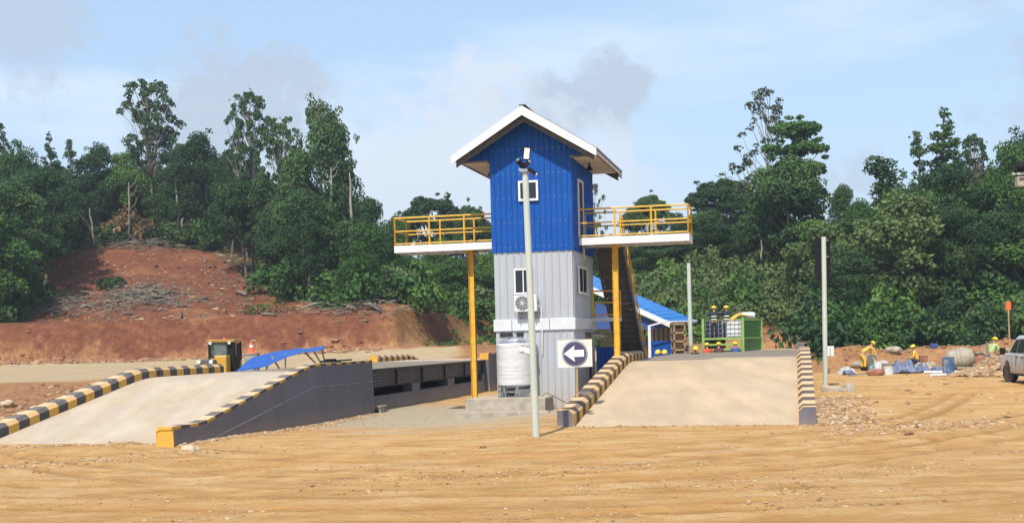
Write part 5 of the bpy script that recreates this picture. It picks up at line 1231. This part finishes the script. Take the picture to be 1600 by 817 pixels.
for _ in range(2600):
    t = random.random()**.75; px = lerp(1485, 1600, t); d = 57.5+random.gauss(0, 1.0)*(.4+t); c_ = at(px, 590, d); hmax = pw(px, [(1485, .02), (1520, .35), (1550, .85), (1575, 1.2), (1600, 1.3)])*math.exp(-((d-57.5)/1.5)**2)
    pts.append((c_.x, c_.y, height(c_.x, c_.y)+hmax*random.uniform(.7, 1.0), random.uniform(.06, .26)))
stones('rubble_pile', 'heap of broken tan stones left of the pickup', pts, R3, 'rubble')
# base mound under the rubble
mb = MB(); nx, ny = 24, 12
def RP(i, j):
    px = lerp(1478, 1660, i/nx); d = lerp(55.5, 60.5, j/ny); c_ = at(px, 590, d); h = pw(px, [(1485, .0), (1520, .3), (1550, .75), (1575, 1.1), (1660, 1.2)])*math.exp(-((d-57.8)/1.5)**2)
    return (c_.x, c_.y, height(c_.x, c_.y)+h-.06+.08*noise.noise(Vector((c_.x*2, c_.y*2, 1))))
for i in range(nx):
    for j in range(ny): mb.quad(RP(i, j), RP(i+1, j), RP(i+1, j+1), RP(i, j+1))
tag(mb.build('rubble_mound', M['rock'], smooth=True), 'earth core of the stone heap beside the pickup', 'mound', kind='stuff')
pts = scat(1500, lambda: (random.uniform(-46, -10), random.gauss(98.5, 1.0)), .08, .5, .5)
pts += scat(900, lambda: (lambda y: (-12.8+.2217*(y-43.2)-random.uniform(.5, 12), y))(random.uniform(46, 59)), .05, .3)
pts += scat(500, lambda: (random.uniform(18, 32), random.gauss(71, 1.5)), .05, .24)
pts += scat(900, lambda: (lambda y: (random.uniform(-.36, -.13)*y, y))(random.uniform(103, 140)), .1, .45)
stones('loose_stones', 'reddish clods and stones along the red cut bank and berm', pts, [M['redrock'], M['rock'], M['redrock']], 'stones')
# ------------------------------------------------------------------ trees
def leaf_cluster(V_, F_, T_, c, rad, n, ls, tint, flat=0.75, rnd=random):
    c = Vector(c)
    for _ in range(n):
        while True:
            d = Vector((rnd.gauss(0, 1), rnd.gauss(0, 1), rnd.gauss(0, 1)))
            if d.length > 1e-3: break
        d.normalize(); k = rad*(0.45+0.6*rnd.random()**.6)
        if d.z < -.3 and rnd.random() < .55: d.z = -d.z
        p = c+Vector((d.x*k, d.y*k, d.z*k*flat))
        nrm = (d*.6+Vector((0, 0, .45))+Vector((rnd.gauss(0, .55), rnd.gauss(0, .55), rnd.gauss(0, .4)))).normalized()
        u = nrm.cross(Vector((rnd.gauss(0, 1), rnd.gauss(0, 1), rnd.gauss(0, 1))))
        if u.length < 1e-3: continue
        u.normalize(); w = nrm.cross(u); s_ = ls*rnd.uniform(.6, 1.35)
        a = p-u*s_*.5; b_ = p+w*s_*.30; c_ = p+u*s_*.5-nrm*s_*.12; e_ = p-w*s_*.30
        i = len(V_); V_ += [tuple(a), tuple(e_), tuple(c_), tuple(b_)]; F_.append((i, i+1, i+2, i+3)); tt = min(1, max(0, tint+rnd.uniform(-.22, .22))); T_ += [tt]*4
def leafmesh(name, V_, F_, T_, m):
    me = bpy.data.meshes.new(name); me.from_pydata(V_, [], F_); me.materials.append(m)
    at_ = me.attributes.new('tint', 'FLOAT', 'POINT'); at_.data.foreach_set('value', T_); me.update(); return me
def limb(mb, a, b_, r0, r1, rnd, n=5, wob=.12):
    a = Vector(a); b_ = Vector(b_); L_ = (b_-a).length; pts = []
    for k in range(n+1):
        t = k/n; p = a.lerp(b_, t)
        if 0 < k < n: p += Vector((rnd.gauss(0, wob), rnd.gauss(0, wob), 0))*L_*.25
        pts.append(p)
    mb.path(pts, [lerp(r0, r1, k/n) for k in range(n+1)], 7)
    return pts
def tree_meshes(seed, H, cr_, c0, kind, m, bark, ls=.26, nclump=26, dens=1.0, trunk_r=.18):
    """H total height, cr_ crown radius, c0 fraction of height where the crown starts"""
    rnd = random.Random(seed); V_, F_, T_ = [], [], []; tb = MB()
    lean = Vector((rnd.gauss(0, .05), rnd.gauss(0, .05), 0))*H
    tops = Vector((0, 0, H*(.80 if kind not in ('conic', 'column') else .95)))+lean
    tp = limb(tb, (0, 0, -1.0), tops, trunk_r, trunk_r*.25, rnd, 8, .05)
    def trunk_at(z): 
        t = max(0, min(1, (z+1)/(tops.z+1))); k = t*8; i = min(7, int(k)); return tp[i].lerp(tp[i+1], k-i)
    cl = []; ch = H*(1-c0)
    if kind == 'broad':
        for k in range(nclump):
            a = rnd.uniform(0, 6.283); t = rnd.random(); r = cr_*math.sqrt(rnd.random())*(.95 if t < .7 else .6)
            env = math.sqrt(max(.05, 1-(2*t-.9)**2*.8)); z = H*c0+ch*(t*.86+.06)
            cl.append((Vector((r*env*math.cos(a), r*env*math.sin(a), z)), cr_*rnd.uniform(.24, .46)))
    elif kind == 'umbrella':
        for k in range(nclump):
            a = rnd.uniform(0, 6.283); r = cr_*math.sqrt(rnd.random()); z = H*.93-ch*.75*(r/cr_)**2+rnd.gauss(0, .15)
            cl.append((Vector((r*math.cos(a), r*math.sin(a), z)), cr_*rnd.uniform(.16, .26)))
    elif kind == 'conic':
        for k in range(nclump):
            t = rnd.random()**.8; a = rnd.uniform(0, 6.283); r = cr_*(1-t)**.7*rnd.uniform(.3, 1); z = H*c0+ch*t
            cl.append((Vector((r*math.cos(a), r*math.sin(a), z)), cr_*rnd.uniform(.16, .28)*(1.15-t*.6)))
    elif kind == 'column':
        for k in range(nclump):
            t = rnd.random(); a = rnd.uniform(0, 6.283); r = cr_*(.5+.3*math.sin(t*9+seed))*rnd.uniform(.2, 1)*(1-t*.35); z = H*c0+ch*t
            cl.append((Vector((r*math.cos(a), r*math.sin(a), z)), cr_*rnd.uniform(.3, .5)))
    elif kind == 'layered':
        tiers = 7
        for k in range(nclump):
            q = k % tiers; t = (q+.4)/tiers; a = rnd.uniform(0, 6.283); R_ = cr_*(1.05-.55*t)*(1 if q % 2 else .8); r = R_*rnd.uniform(.2, 1); z = H*c0+ch*t-.12*r
            cl.append((Vector((r*math.cos(a), r*math.sin(a), z)), cr_*rnd.uniform(.2, .32)))
    elif kind == 'emergent':
        for k in range(nclump):
            a = rnd.uniform(0, 6.283); t = rnd.random(); r = cr_*rnd.uniform(.25, 1)*math.sqrt(max(.1, 1-(1.7*t-.8)**2)); z = H*c0+ch*t
            cl.append((Vector((r*math.cos(a), r*math.sin(a), z)), cr_*rnd.uniform(.08, .18)))
    for (p, r) in cl:
        base = trunk_at(p.z-abs(p.x)-abs(p.y) if kind != 'conic' else p.z-.4)
        if kind == 'umbrella' or kind == 'emergent': base = trunk_at(max(H*c0*.8, p.z-1.3*(abs(p.x)+abs(p.y))))
        pp = p+lean*(p.z/H)
        if rnd.random() < (.55 if kind in ('broad', 'layered', 'column') else .95): limb(tb, base, pp, trunk_r*rnd.uniform(.22, .4), .02, rnd, 4, .14)
        tint = rnd.uniform(.1, .9)*.6+.4*(p.z/H-c0)/(1-c0+.01)  # tint climbs with height: lighter, lit-looking tops painted into the leaf colour
        f = {'umbrella': .5, 'layered': .42, 'conic': .6, 'emergent': .65}.get(kind, .8)
        n = int(dens*r*r*(265 if ls > .255 else 270))
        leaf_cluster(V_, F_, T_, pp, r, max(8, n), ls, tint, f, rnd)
        for _ in range(3):   # stray sprays so the outline stays ragged
            q = pp+Vector((rnd.gauss(0, r*.6), rnd.gauss(0, r*.6), rnd.gauss(0, r*.4))); leaf_cluster(V_, F_, T_, q, r*.35, max(4, n//12), ls, tint, f, rnd)
    return leafmesh('crown', V_, F_, T_, m), tb.mesh('trunk', bark, True), H
def bush_mesh(seed, r, h, m, ls=.28, nc=16, dens=1.0):
    rnd = random.Random(seed); V_, F_, T_ = [], [], []
    for k in range(nc):
        a = rnd.uniform(0, 6.283); q = r*math.sqrt(rnd.random()); z = h*(.15+.75*rnd.random()*(1-(q/r)**2*.7)); rr = r*rnd.uniform(.25, .42)
        leaf_cluster(V_, F_, T_, (q*math.cos(a), q*math.sin(a), z), rr, int(rr*rr*170*dens)+10, ls, rnd.random(), .8, rnd)
    return leafmesh('foliage', V_, F_, T_, m)
TV = {
 'broad_dark': [tree_meshes(20+k, 11, 3.3, .28, 'broad', M['leafdark'], M['bark'], nclump=34) for k in range(4)],
 'broad_mid': [tree_meshes(40+k, 9, 3.0, .22, 'broad', M['leafmid'], M['bark'], nclump=30) for k in range(4)],
 'umbrella': [tree_meshes(60+k, 9, 4.6, .5, 'umbrella', M['leafdark'], M['bark'], ls=.28, nclump=60, dens=1.3) for k in range(2)],
 'conic': [tree_meshes(70+k, 12, 2.6, .25, 'conic', M['leafdark'], M['bark'], ls=.26, nclump=60, dens=.9) for k in range(2)],
 'thin': [tree_meshes(80+k, 13, 2.8, .42, 'emergent', M['leafthin'], M['palebark'], ls=.22, nclump=75, dens=1.1, trunk_r=.13) for k in range(2)],
 'emergent': [tree_meshes(90+k, 13, 3.2, .46, 'emergent', M['leafdark'], M['palebark'], ls=.25, nclump=95, dens=1.5, trunk_r=.17) for k in range(2)],
 'column': [tree_meshes(100+k, 11, 1.7, .15, 'column', M['leafdark'], M['bark'], nclump=34) for k in range(3)],
 'layered': [tree_meshes(110+k, 12, 3.9, .16, 'layered', M['leafmid'], M['bark'], ls=.36, nclump=56) for k in range(2)],
 'scrubby': [tree_meshes(120+k, 6, 2.5, .15, 'broad', M['leafpale'], M['bark'], nclump=24) for k in range(3)],
}
BV = {'bush_mid': [bush_mesh(200+k, 1.6, 1.9, M['leafmid']) for k in range(4)], 'bush_dusty': [bush_mesh(210+k, 1.7, 1.8, M['leafpale']) for k in range(4)],
      'bush_dark': [bush_mesh(220+k, 1.6, 2.2, M['leafdark']) for k in range(3)], 'bush_dry': [bush_mesh(230+k, 1.2, 1.3, M['leafdry'], ls=.24, dens=.6) for k in range(2)]}
rT = random.Random(99); kids_of = {}
def place_tree(px, ytop, d, kind, label, group, wpx=None, vi=None, name='tree', dz=0):
    x = (px-800)/2000*d; zb = height(x, d)+dz; hzn = 533-(px-800)*.0262; ztop = CAM_Z+(hzn-ytop)/2000*d
    H_ = max(2.0, ztop-zb); cm, tm, H0 = TV[kind][(vi if vi is not None else rT.randrange(9)) % len(TV[kind])]
    e = empty(name, (x, d, zb), rT.uniform(0, 6.28) if vi is None else vi*1.0, label, 'tree', group)
    sz = H_/H0*.99; sx = sz*rT.uniform(.92, 1.15)
    cr0_ = {'broad_dark': 3.5, 'broad_mid': 3.2, 'umbrella': 4.8, 'conic': 2.6, 'thin': 2.8, 'emergent': 3.3, 'column': 1.6, 'layered': 3.9, 'scrubby': 2.7}[kind]
    if wpx: sx = 1.15*(wpx/2000*d)/(2*cr0_)
    else: sx = max(sx, .75)
    e.scale = (sx, sx, sz)
    c = bpy.data.objects.new('crown', cm); COL.objects.link(c); c.parent = e; kids_of[e.name] = [c]
    t = bpy.data.objects.new('trunk', tm); COL.objects.link(t); t.parent = e
    return e
# the trees that make the skyline
SKY = [
 (-30, 175, 128, 'broad_dark', 90, 'tall dark tree just outside the left edge'), (3, 190, 124, 'emergent', 55, 'dark leafy tree cut by the left edge of the photo'),
 (42, 212, 122, 'broad_dark', 75, 'round topped dark tree, second from the left edge'), (92, 212, 130, 'conic', 55, 'pointed dark tree near the left end of the ridge'),
 (128, 220, 142, 'conic', 50, 'narrow pointed tree right of the first pointed one on the left ridge'), (160, 228, 144, 'broad_dark', 70, 'bushy tree left of the tall airy emergent tree'),
 (205, 240, 144, 'broad_mid', 70, 'lower green tree at the foot of the tall airy emergent tree'), (245, 127, 148, 'emergent', 92, 'tall airy tree standing high above the left ridge'),
 (290, 228, 144, 'broad_dark', 60, 'dark tree just right of the tall airy emergent tree'), (332, 212, 144, 'broad_dark', 88, 'wide round dark tree at the middle of the left ridge'),
 (372, 232, 135, 'broad_dark', 52, 'dark tree behind the bare vine hung trunk'), (402, 147, 128, 'emergent', 75, 'tall thin tree with dead brown vines on its pale trunk'),
 (448, 185, 124, 'emergent', 62, 'sparse tree between the vine hung trunk and the big dense tree'), (515, 160, 120, 'broad_dark', 104, 'biggest dense dark tree on the left, beside the open sky'),
 (548, 205, 118, 'column', 46, 'slender tree clinging to the right side of the biggest dense tree'), (478, 235, 122, 'broad_dark', 70, 'dark tree below and left of the biggest dense tree'),
 (590, 310, 112, 'broad_dark', 66, 'isolated dark tree left of the platform'), (625, 338, 116, 'broad_mid', 50, 'low green tree behind the left end of the left platform'),
 (680, 305, 140, 'umbrella', 112, 'flat topped spreading tree seen behind the left platform railing'), (745, 320, 138, 'umbrella', 70, 'spreading tree between the left platform and the tower'),
 (940, 290, 125, 'thin', 40, 'thin airy tree against the sky just right of the tower'), (1018, 305, 125, 'umbrella', 76, 'spreading tree seen through the right platform railing'),
 (1072, 330, 120, 'broad_dark', 60, 'dark tree at the right end of the right platform'),
 (1135, 278, 130, 'umbrella', 118, 'wide dome shaped dark tree right of the right platform'), (1196, 143, 116, 'thin', 92, 'tall thin almost bare crowned tree on the right'),
 (1245, 182, 112, 'layered', 118, 'large bright green vine covered tree beside the tall thin one'), (1232, 235, 108, 'broad_dark', 124, 'broad dark lower crown beneath the vine covered tree'),
 (1322, 290, 108, 'broad_dark', 50, 'small dark tree left of the slender column tree'), (1378, 236, 104, 'column', 62, 'slender column shaped tree standing clear against the sky'),
 (1345, 315, 100, 'broad_mid', 60, 'green tree at the foot of the column tree'), (1440, 208, 104, 'conic', 62, 'fine leaved tree left of the tallest pointed one'),
 (1488, 168, 102, 'conic', 108, 'tall fine leaved pointed tree, highest at the right'), (1475, 262, 97, 'broad_dark', 120, 'wide dark crown below the tall pointed tree'),
 (1530, 212, 104, 'emergent', 60, 'airy tree right of the tall pointed one'), (1580, 226, 96, 'broad_mid', 92, 'leafy green tree behind the lamp at the right edge'),
 (1640, 205, 100, 'broad_dark', 100, 'dark tree just beyond the right edge of the photo'), (1405, 290, 99, 'broad_mid', 60, 'mid green tree between the column tree and the fine leaved ones'),
]
for i, (px, yt, d, kd, w, lab) in enumerate(SKY): place_tree(px, yt, d, kd, lab, 'skyline trees', w, i)
# dead top branches
for (px, py, d, lab) in ((497, 168, 120, 'bare forked dead branch above the biggest dense tree'), (1132, 285, 130, 'bare forked dead branch above the dome shaped tree')):
    p = at(px, py, d); mb = MB(); mb.path([(0, 0, -1.2), (0, 0, 0), (.15, 0, .6), (.05, 0, 1.1)], [.09, .07, .05, .02], 6); mb.path([(0, 0, .2), (-.6, 0, .6), (-1.0, 0, .7)], [.05, .04, .02], 5); mb.path([(.1, 0, .4), (.7, 0, .5), (1.1, 0, .1)], [.05, .04, .015], 5)
    o = mb.build('dead_branch', M['deadwood']); o.location = p; tag(o, lab, 'branch')
def clear_zone(px, d):
    if d > 141: return False
    l = pw(d, [(100, -200), (103, 20), (108, 60), (120, 100), (138, 112)]); r = pw(d, [(100, 640), (104, 525), (112, 450), (125, 385), (138, 335)])
    return l < px < r
skyf = lambda px: pw(px, [(-100, 235), (0, 240), (380, 245), (440, 290), (560, 300), (575, 350), (620, 375), (960, 375), (1000, 352), (1080, 350), (1110, 330), (1170, 310), (1300, 345), (1340, 330), (1420, 300), (1470, 265), (1700, 245)])
cnt = 0
LBL = {}
def fill(px0, px1, d0, d1, step, kinds, hmin, hmax, lab, grp, seed, ok=None):
    r = random.Random(seed); d = d0; n = 0
    while d < d1:
        w = step*2000/d; px = px0+r.random()*w
        while px < px1:
            q = px+r.gauss(0, w*.2); dd = d+r.uniform(-2, 2)
            if not clear_zone(q, dd) and (ok is None or ok(q, dd)):
                x = (q-800)/2000*dd; zb = height(x, dd); hzn = 533-(q-800)*.0262
                H_ = r.uniform(hmin, hmax); yt = hzn-(zb+H_-CAM_Z)/dd*2000; lim = skyf(q)+r.uniform(-6, 45)
                yt = max(yt, lim)
                if (hzn-yt)/2000*dd+CAM_Z-zb > 2.2: place_tree(q, yt, dd, r.choice(kinds), lab, grp, None, None); n += 1
            px += w
        d += step*.95
    return n
nt_ = 0
nt_ += fill(-60, 600, 105, 165, 4.1, ['broad_dark', 'broad_dark', 'broad_dark', 'broad_mid', 'column'], 7, 12, 'rainforest tree massed among others on the left hill', 'trees massed on the left hill', 1)
nt_ += fill(560, 780, 116, 150, 4.4, ['scrubby', 'broad_mid', 'broad_mid', 'broad_dark'], 4, 9, 'tree in the low wood behind the left platform and its posts', 'trees behind the left platform', 2)
nt_ += fill(925, 1290, 112, 146, 4.6, ['broad_mid', 'broad_dark', 'broad_mid', 'scrubby'], 5, 9, 'tree massed on the slope between the tower and the signal pole', 'trees on the slope behind the shed', 3)
nt_ += fill(1280, 1680, 90, 132, 4.4, ['broad_dark', 'broad_mid', 'broad_dark', 'broad_mid', 'scrubby'], 6, 10, 'rainforest tree massed among others behind the right yard', 'trees massed behind the right yard', 4)
# bushes
def bush(px, d, kind, s_, lab, grp, zs=1.0):
    x = (px-800)/2000*d; z = height(x, d); me = BV[kind][rT.randrange(9) % len(BV[kind])]
    o = bpy.data.objects.new('bush', me); COL.objects.link(o); o.location = (x, d, z-.15*s_); o.rotation_euler.z = rT.uniform(0, 6.28); o.scale = (s_, s_, s_*zs); tag(o, lab, 'bush', grp); return o
def bfill(px0, px1, d0, d1, step, kinds, s0, s1, lab, grp, seed, ok=None):
    r = random.Random(seed); d = d0; n = 0
    while d < d1:
        w = step*2000/d; px = px0+r.random()*w
        while px < px1:
            q = px+r.gauss(0, w*.25); dd = d+r.uniform(-1, 1)
            if not clear_zone(q, dd) and (ok is None or ok(q, dd)): bush(q, dd, r.choice(kinds), r.uniform(s0, s1), lab, grp, r.uniform(.8, 1.4)); n += 1
            px += w
        d += step*.8
    return n
nb = 0
nb += bfill(925, 1290, 95, 116, 2.6, ['bush_dusty', 'bush_dusty', 'bush_mid'], .8, 1.5, 'dusty bush on the overgrown slope behind the shed and container', 'dusty bushes on the slope', 11)
nb += bfill(1270, 1680, 82, 93, 2.2, ['bush_dark', 'bush_mid', 'bush_dark'], .8, 1.6, 'leafy bush at the forest edge behind the red berm', 'bushes along the right forest edge', 12)
nb += bfill(330, 640, 104.5, 122, 2.5, ['bush_mid', 'bush_mid', 'bush_mid', 'bush_dusty'], .8, 1.8, 'green bush on the hillside between the red slope and the platform', 'bushes right of the red slope', 13)
nb += bfill(95, 345, 141.5, 147, 2.6, ['bush_dark', 'bush_dark', 'bush_mid'], .9, 1.5, 'b', 'bushes at the top of the red slope', 16)
nb += bfill(-30, 110, 105, 116, 2.8, ['bush_mid', 'bush_dark'], .7, 1.4, 'green bush under the trees left of the red slope', 'bushes left of the red slope', 14)
nb += bfill(560, 780, 106.5, 120, 2.7, ['bush_dusty', 'bush_mid'], 1.0, 1.8, 'dusty bush above the dirt bank behind the left platform post', 'bushes above the dirt bank', 15, lambda q, d: q < 640 or d > 112)
print('TREES', nt_, 'BUSHES', nb)
for (px, d, k, s_, lab) in ((178, 118, 'bush_dark', .9, 'small dark shrub growing alone on the upper left of the red slope'), (395, 105, 'bush_dry', .9, 'dry tuft on the red slope left of the loader cone'), (408, 107, 'bush_mid', .6, 'small green tuft low on the right of the red slope'), (430, 104, 'bush_dry', .7, 'brown tuft at the edge of the cut bank')):
    bush(px, d, k, s_, lab, None)
# dead brown tree skeletons and vines at the hill top
for (px, d, k, s_) in ((205, 142, 'bush_dry', 1.5), (222, 141, 'bush_dry', 1.8), (192, 143, 'bush_dry', 1.3), (238, 141, 'bush_dry', 1.2)):
    bush(px, d, k, s_, 'dry brown brush at the top of the red slope', 'dry brush at the top of the red slope', 1.9)
p = at(398, 330, 127.2); x = p.x; mb = []
V_, F_, T_ = [], [], []; rr = random.Random(4)
for k in range(16): leaf_cluster(V_, F_, T_, (rr.gauss(0, .22), rr.gauss(0, .2), -k*.34), .42, 26, .3, .4, 1.6, rr)
o = bpy.data.objects.new('dead_vines', leafmesh('dead_vines', V_, F_, T_, M['leafdry'])); COL.objects.link(o); o.location = at(400, 262, 127.6); tag(o, 'dead brown vines hanging down a pale trunk on the left hill', 'vines')
# bare leaning trunks
LG = [((398, 760-0), 0)]
def trunk_thing(pa, pb, r, lab, cat='trunk', name='bare_trunk', grp=None, m='palebark', fork=True):
    a = at(*pa); b_ = at(*pb); mb = MB(); rr = random.Random(int(pa[0])); L_ = (b_-a)
    pts = [Vector((0, 0, 0))]+[L_*t+Vector((rr.gauss(0, .04), 0, rr.gauss(0, .04)))*L_.length*.4 for t in (.3, .6, .85)]+[L_]
    mb.path(pts, [r, r*.9, r*.75, r*.55, r*.3], 7)
    if fork:
        for t in (.5, .72, .88):
            q = L_*t; s_ = rr.choice((-1, 1)); mb.path([q, q+Vector((s_*.12, 0, .12))*L_.length, q+Vector((s_*.16, 0, .24))*L_.length], [r*.5, r*.3, .015], 5)
    o = mb.build(name, M[m], smooth=True); o.location = a; tag(o, lab, cat, grp); return o
for i, (pa, pb, r, lab) in enumerate([((152, 380, 135), (122, 330, 134), .16, 'pale bare trunk leaning left at the top left of the red slope'), ((148, 382, 134), (140, 325, 134), .12, 'upright pale bare trunk next to the leaning one'),
    ((112, 375, 133), (112, 355, 133), .10, 'short pale stump among trees left of the red slope'), ((201, 375, 140), (201, 285, 140), .14, 'slim pale trunk standing above the red slope'),
    ((277, 360, 142), (275, 265, 143), .16, 'tall white trunk in front of dark trees at the hill top'), ((285, 358, 141), (284, 342, 141), .12, 'short white stump right of the tall white trunk'),
    ((17, 470, 106), (17, 400, 106), .12, 'thin pale trunk near the left edge'), ((2, 440, 106), (0, 400, 106), .12, 'pale trunk cut by the left edge'),
    ((448, 390, 118), (447, 325, 118), .10, 'slim pale trunk in the bushes below the sparse tree'), ((473, 385, 116), (471, 330, 116), .10, 'pale trunk right of the slim one in the bushes'),
    ((550, 380, 115), (546, 270, 116), .15, 'straight grey trunk at the right side of the left forest'), ((517, 330, 117), (517, 262, 117), .12, 'pale trunk under the biggest dense tree'),
    ((1205, 412, 110), (1203, 300, 110), .20, 'thick pale trunk below the tall thin right hand tree'), ((1190, 408, 108), (1189, 375, 108), .10, 'thin white stem left of the thick pale trunk'),
    ((1378, 535, 84), (1368, 490, 84), .09, 'thin pale stem leaning at the edge of the right forest'), ((1444, 530, 83), (1443, 482, 83), .08, 'upright thin pale stem at the edge of the right forest'),
    ((1325, 522, 84), (1303, 508, 84), .08, 'low slanting pale stem at the forest edge right of the signal pole'), ((630, 492, 108), (629, 480, 108), .10, 'short white stump on the dirt bank left of the yellow post')]):
    trunk_thing(pa, pb, r, lab, fork=(i in (0, 3, 5, 11)))
# felled logs and the brush heap on the slope
def slope_pt(px, py):
    last = None
    for d in [100+.25*k for k in range(230)]:
        p = at(px, py, d); h = height(p.x, p.y)
        if p.z <= h: return Vector((p.x, p.y, h))
    return slope_pt(px, py+5)
for (a, b_, r, lab) in [((97, 376), (133, 389), .16, 'long pale log lying at the top left of the red slope'), ((371, 460), (385, 465), .22, 'short pale log lying at the right side of the red slope'), ((302, 373), (322, 380), .14, 'pale log at the hill top right of the brush'),
    ((410, 496), (432, 500), .13, 'weathered log above the cut bank right of the red slope'), ((283, 490), (281, 512), .10, 'upright pale root stub at the lip of the cut bank'), ((314, 495), (324, 508), .10, 'dark slanting stick at the lip of the cut bank')]:
    p = slope_pt(*a); q = slope_pt(*b_); mb = MB(); d_ = q-p; mb.path([Vector((0, 0, r)), d_*.5+Vector((0, 0, r*1.2)), d_+Vector((0, 0, r))], [r, r*.9, r*.7], 8); mb.path([d_*.7+Vector((0, 0, r)), d_*.75+Vector((.1, 0, .5))], [r*.4, .02], 5); o = mb.build('fallen_log', M['deadwood'], smooth=True); o.location = p; tag(o, lab, 'log')
rr = random.Random(77)
def brush(name, lab, cx_, cy_, wx, wy, n, l0, l1, seed):
    r = random.Random(seed); mb = MB()
    for k in range(n):
        px = cx_+r.gauss(0, wx); py = cy_+r.gauss(0, wy); p = slope_pt(px, py); a = r.uniform(0, 3.14); L_ = r.uniform(l0, l1); t = r.gauss(0, .25)
        d_ = Vector((math.cos(a)*L_, math.sin(a)*L_*.6, t*L_*.7)); z = Vector((0, 0, r.uniform(.05, .75)*(1-abs(px-cx_)/(wx*3.2)))); rad = r.uniform(.015, .05) if r.random() < .93 else .11
        mb.path([p+z, p+z+d_*.5+Vector((0, 0, .1)), p+z+d_], [rad, rad*.8, rad*.3], 5, r.randrange(3))
    return tag(mb.build(name, [M['deadwood'], M['palebark'], M['bark']], smooth=True, fix=False), lab, 'brush', kind='stuff')
brush('brush_pile', 'heap of grey felled branches in the middle of the red slope', 225, 468, 36, 10, 520, .5, 2.2, 1)
brush('brush_pile', 'spread of grey branches along the lower left of the red slope', 110, 482, 45, 9, 330, .5, 2.0, 2)
brush('brush_pile', 'broken branches and roots along the top of the red slope', 230, 384, 60, 5, 380, .5, 2.6, 3)
brush('brush_pile', 'broken branches along the right edge of the red slope', 375, 425, 30, 24, 200, .4, 1.5, 4)
brush('brush_pile', 'dead stems and sticks on the bank right of the red slope', 560, 490, 50, 10, 180, .6, 2.4, 5)
# low ground plants as one stuff object
V_, F_, T_ = [], [], []; rr = random.Random(5); k = 0
while k < 1700:
    q = rr.random()
    if q < .30: px, d = rr.uniform(1280, 1640), rr.uniform(77, 88)
    elif q < .6: px, d = rr.uniform(940, 1290), rr.uniform(92, 120)
    elif q < .85: px, d = rr.uniform(330, 780), rr.uniform(103, 124)
    else: px, d = rr.uniform(-50, 120), rr.uniform(103, 118)
    k += 1
    if clear_zone(px, d) and rr.random() < .93: continue
    x = (px-800)/2000*d; leaf_cluster(V_, F_, T_, (x, d, height(x, d)+.15), rr.uniform(.25, .6), 16, .24, rr.random(), .8, rr)
o = bpy.data.objects.new('undergrowth', leafmesh('undergrowth', V_, F_, T_, M['leafmid'])); COL.objects.link(o); tag(o, 'low ferns and weeds along the forest edges', 'undergrowth', kind='stuff')

# ------------------------------------------------------------------ one label each for the massed trees and bushes
LAND = [(-900, 20, 'at the left edge'), (20, 110, 'left of the red slope'), (110, 185, 'above the left corner of the red slope'), (185, 262, 'below the tall airy tree'), (262, 345, 'right of the tall white trunk'),
        (345, 430, 'around the vine hung trunk'), (430, 500, 'left of the biggest dense tree'), (500, 560, 'under the biggest dense tree'), (560, 620, 'below the isolated dark tree'), (620, 742, 'under the left platform'),
        (742, 925, 'beside the tower'), (925, 1010, 'behind the shed roof'), (1010, 1080, 'left of the distant post'), (1080, 1190, 'behind the green container'), (1190, 1285, 'left of the signal pole'),
        (1285, 1345, 'right of the signal pole'), (1345, 1410, 'below the column tree'), (1410, 1480, 'left of the tallest pointed tree'), (1480, 1545, 'below the tallest pointed tree'), (1545, 1600, 'above the pickup'), (1600, 3000, 'past the right edge')]
buck = {}
for o in list(COL.objects):
    if o.parent is None and o.get('category') in ('tree', 'bush') and o.get('group') and o.get('group') != 'skyline trees':
        px, py = proj(o.location); land = next(l for a, b_, l in LAND if a <= px < b_ or b_ == 3000)
        src = (o if o.type == 'MESH' else [c for c in kids_of.get(o.name, []) if c.name.startswith('crown')][0]).data.materials[0].name
        hue = {'leaves_dark': 'dark', 'leaves_mid': 'bright green', 'leaves_dusty': 'dusty olive', 'leaves_dry': 'dry brown'}.get(src, 'green')
        row = 'low front' if py > 455 else ('middle' if py > 400 else 'high back')
        hue = {'bright green': 'green', 'dusty olive': 'olive', 'dry brown': 'brown'}.get(hue, hue)
        buck.setdefault((hue, row, o['category'], land), []).append((px, o))
ORD = ['leftmost', 'second from left', 'third from left', 'fourth from left', 'fifth from left', 'sixth from left', 'seventh from left', 'eighth from left', 'ninth from left', 'tenth from left', 'eleventh from left', 'twelfth from left', 'thirteenth from left', 'fourteenth from left', 'fifteenth from left', 'sixteenth from left', 'seventeenth from left', 'eighteenth from left', 'nineteenth from left', 'twentieth from left']
for (hue, row, cat, land), l in buck.items():
    l.sort(key=lambda t: t[0]); n = len(l)
    for i, (px, o) in enumerate(l):
        o['label'] = '%s %s, %s row, %s' % (hue, cat, row, land) + ('' if n == 1 else ', '+(ORD[min(i, 19)] if i < n-1 or n == 2 and i == 0 else 'rightmost'))
# ------------------------------------------------------------------ light haze in the air
mb = MB(); mb.box(-520, 520, -30, 720, -8, 60)
hz_o = mb.build('haze', [], None); tag(hz_o, kind='stuff')
hm = bpy.data.materials.new('haze_air'); hm.use_nodes = True; hn = hm.node_tree.nodes
for n_ in list(hn):
    if n_.type != 'OUTPUT_MATERIAL': hn.remove(n_)
pv = hn.new('ShaderNodeVolumePrincipled'); pv.inputs['Color'].default_value = (0.80, 0.86, 0.92, 1); pv.inputs['Density'].default_value = 0.0004; pv.inputs['Anisotropy'].default_value = 0.2
hm.node_tree.links.new(pv.outputs[0], [n_ for n_ in hn if n_.type == 'OUTPUT_MATERIAL'][0].inputs['Volume'])
hz_o.data.materials.append(hm)
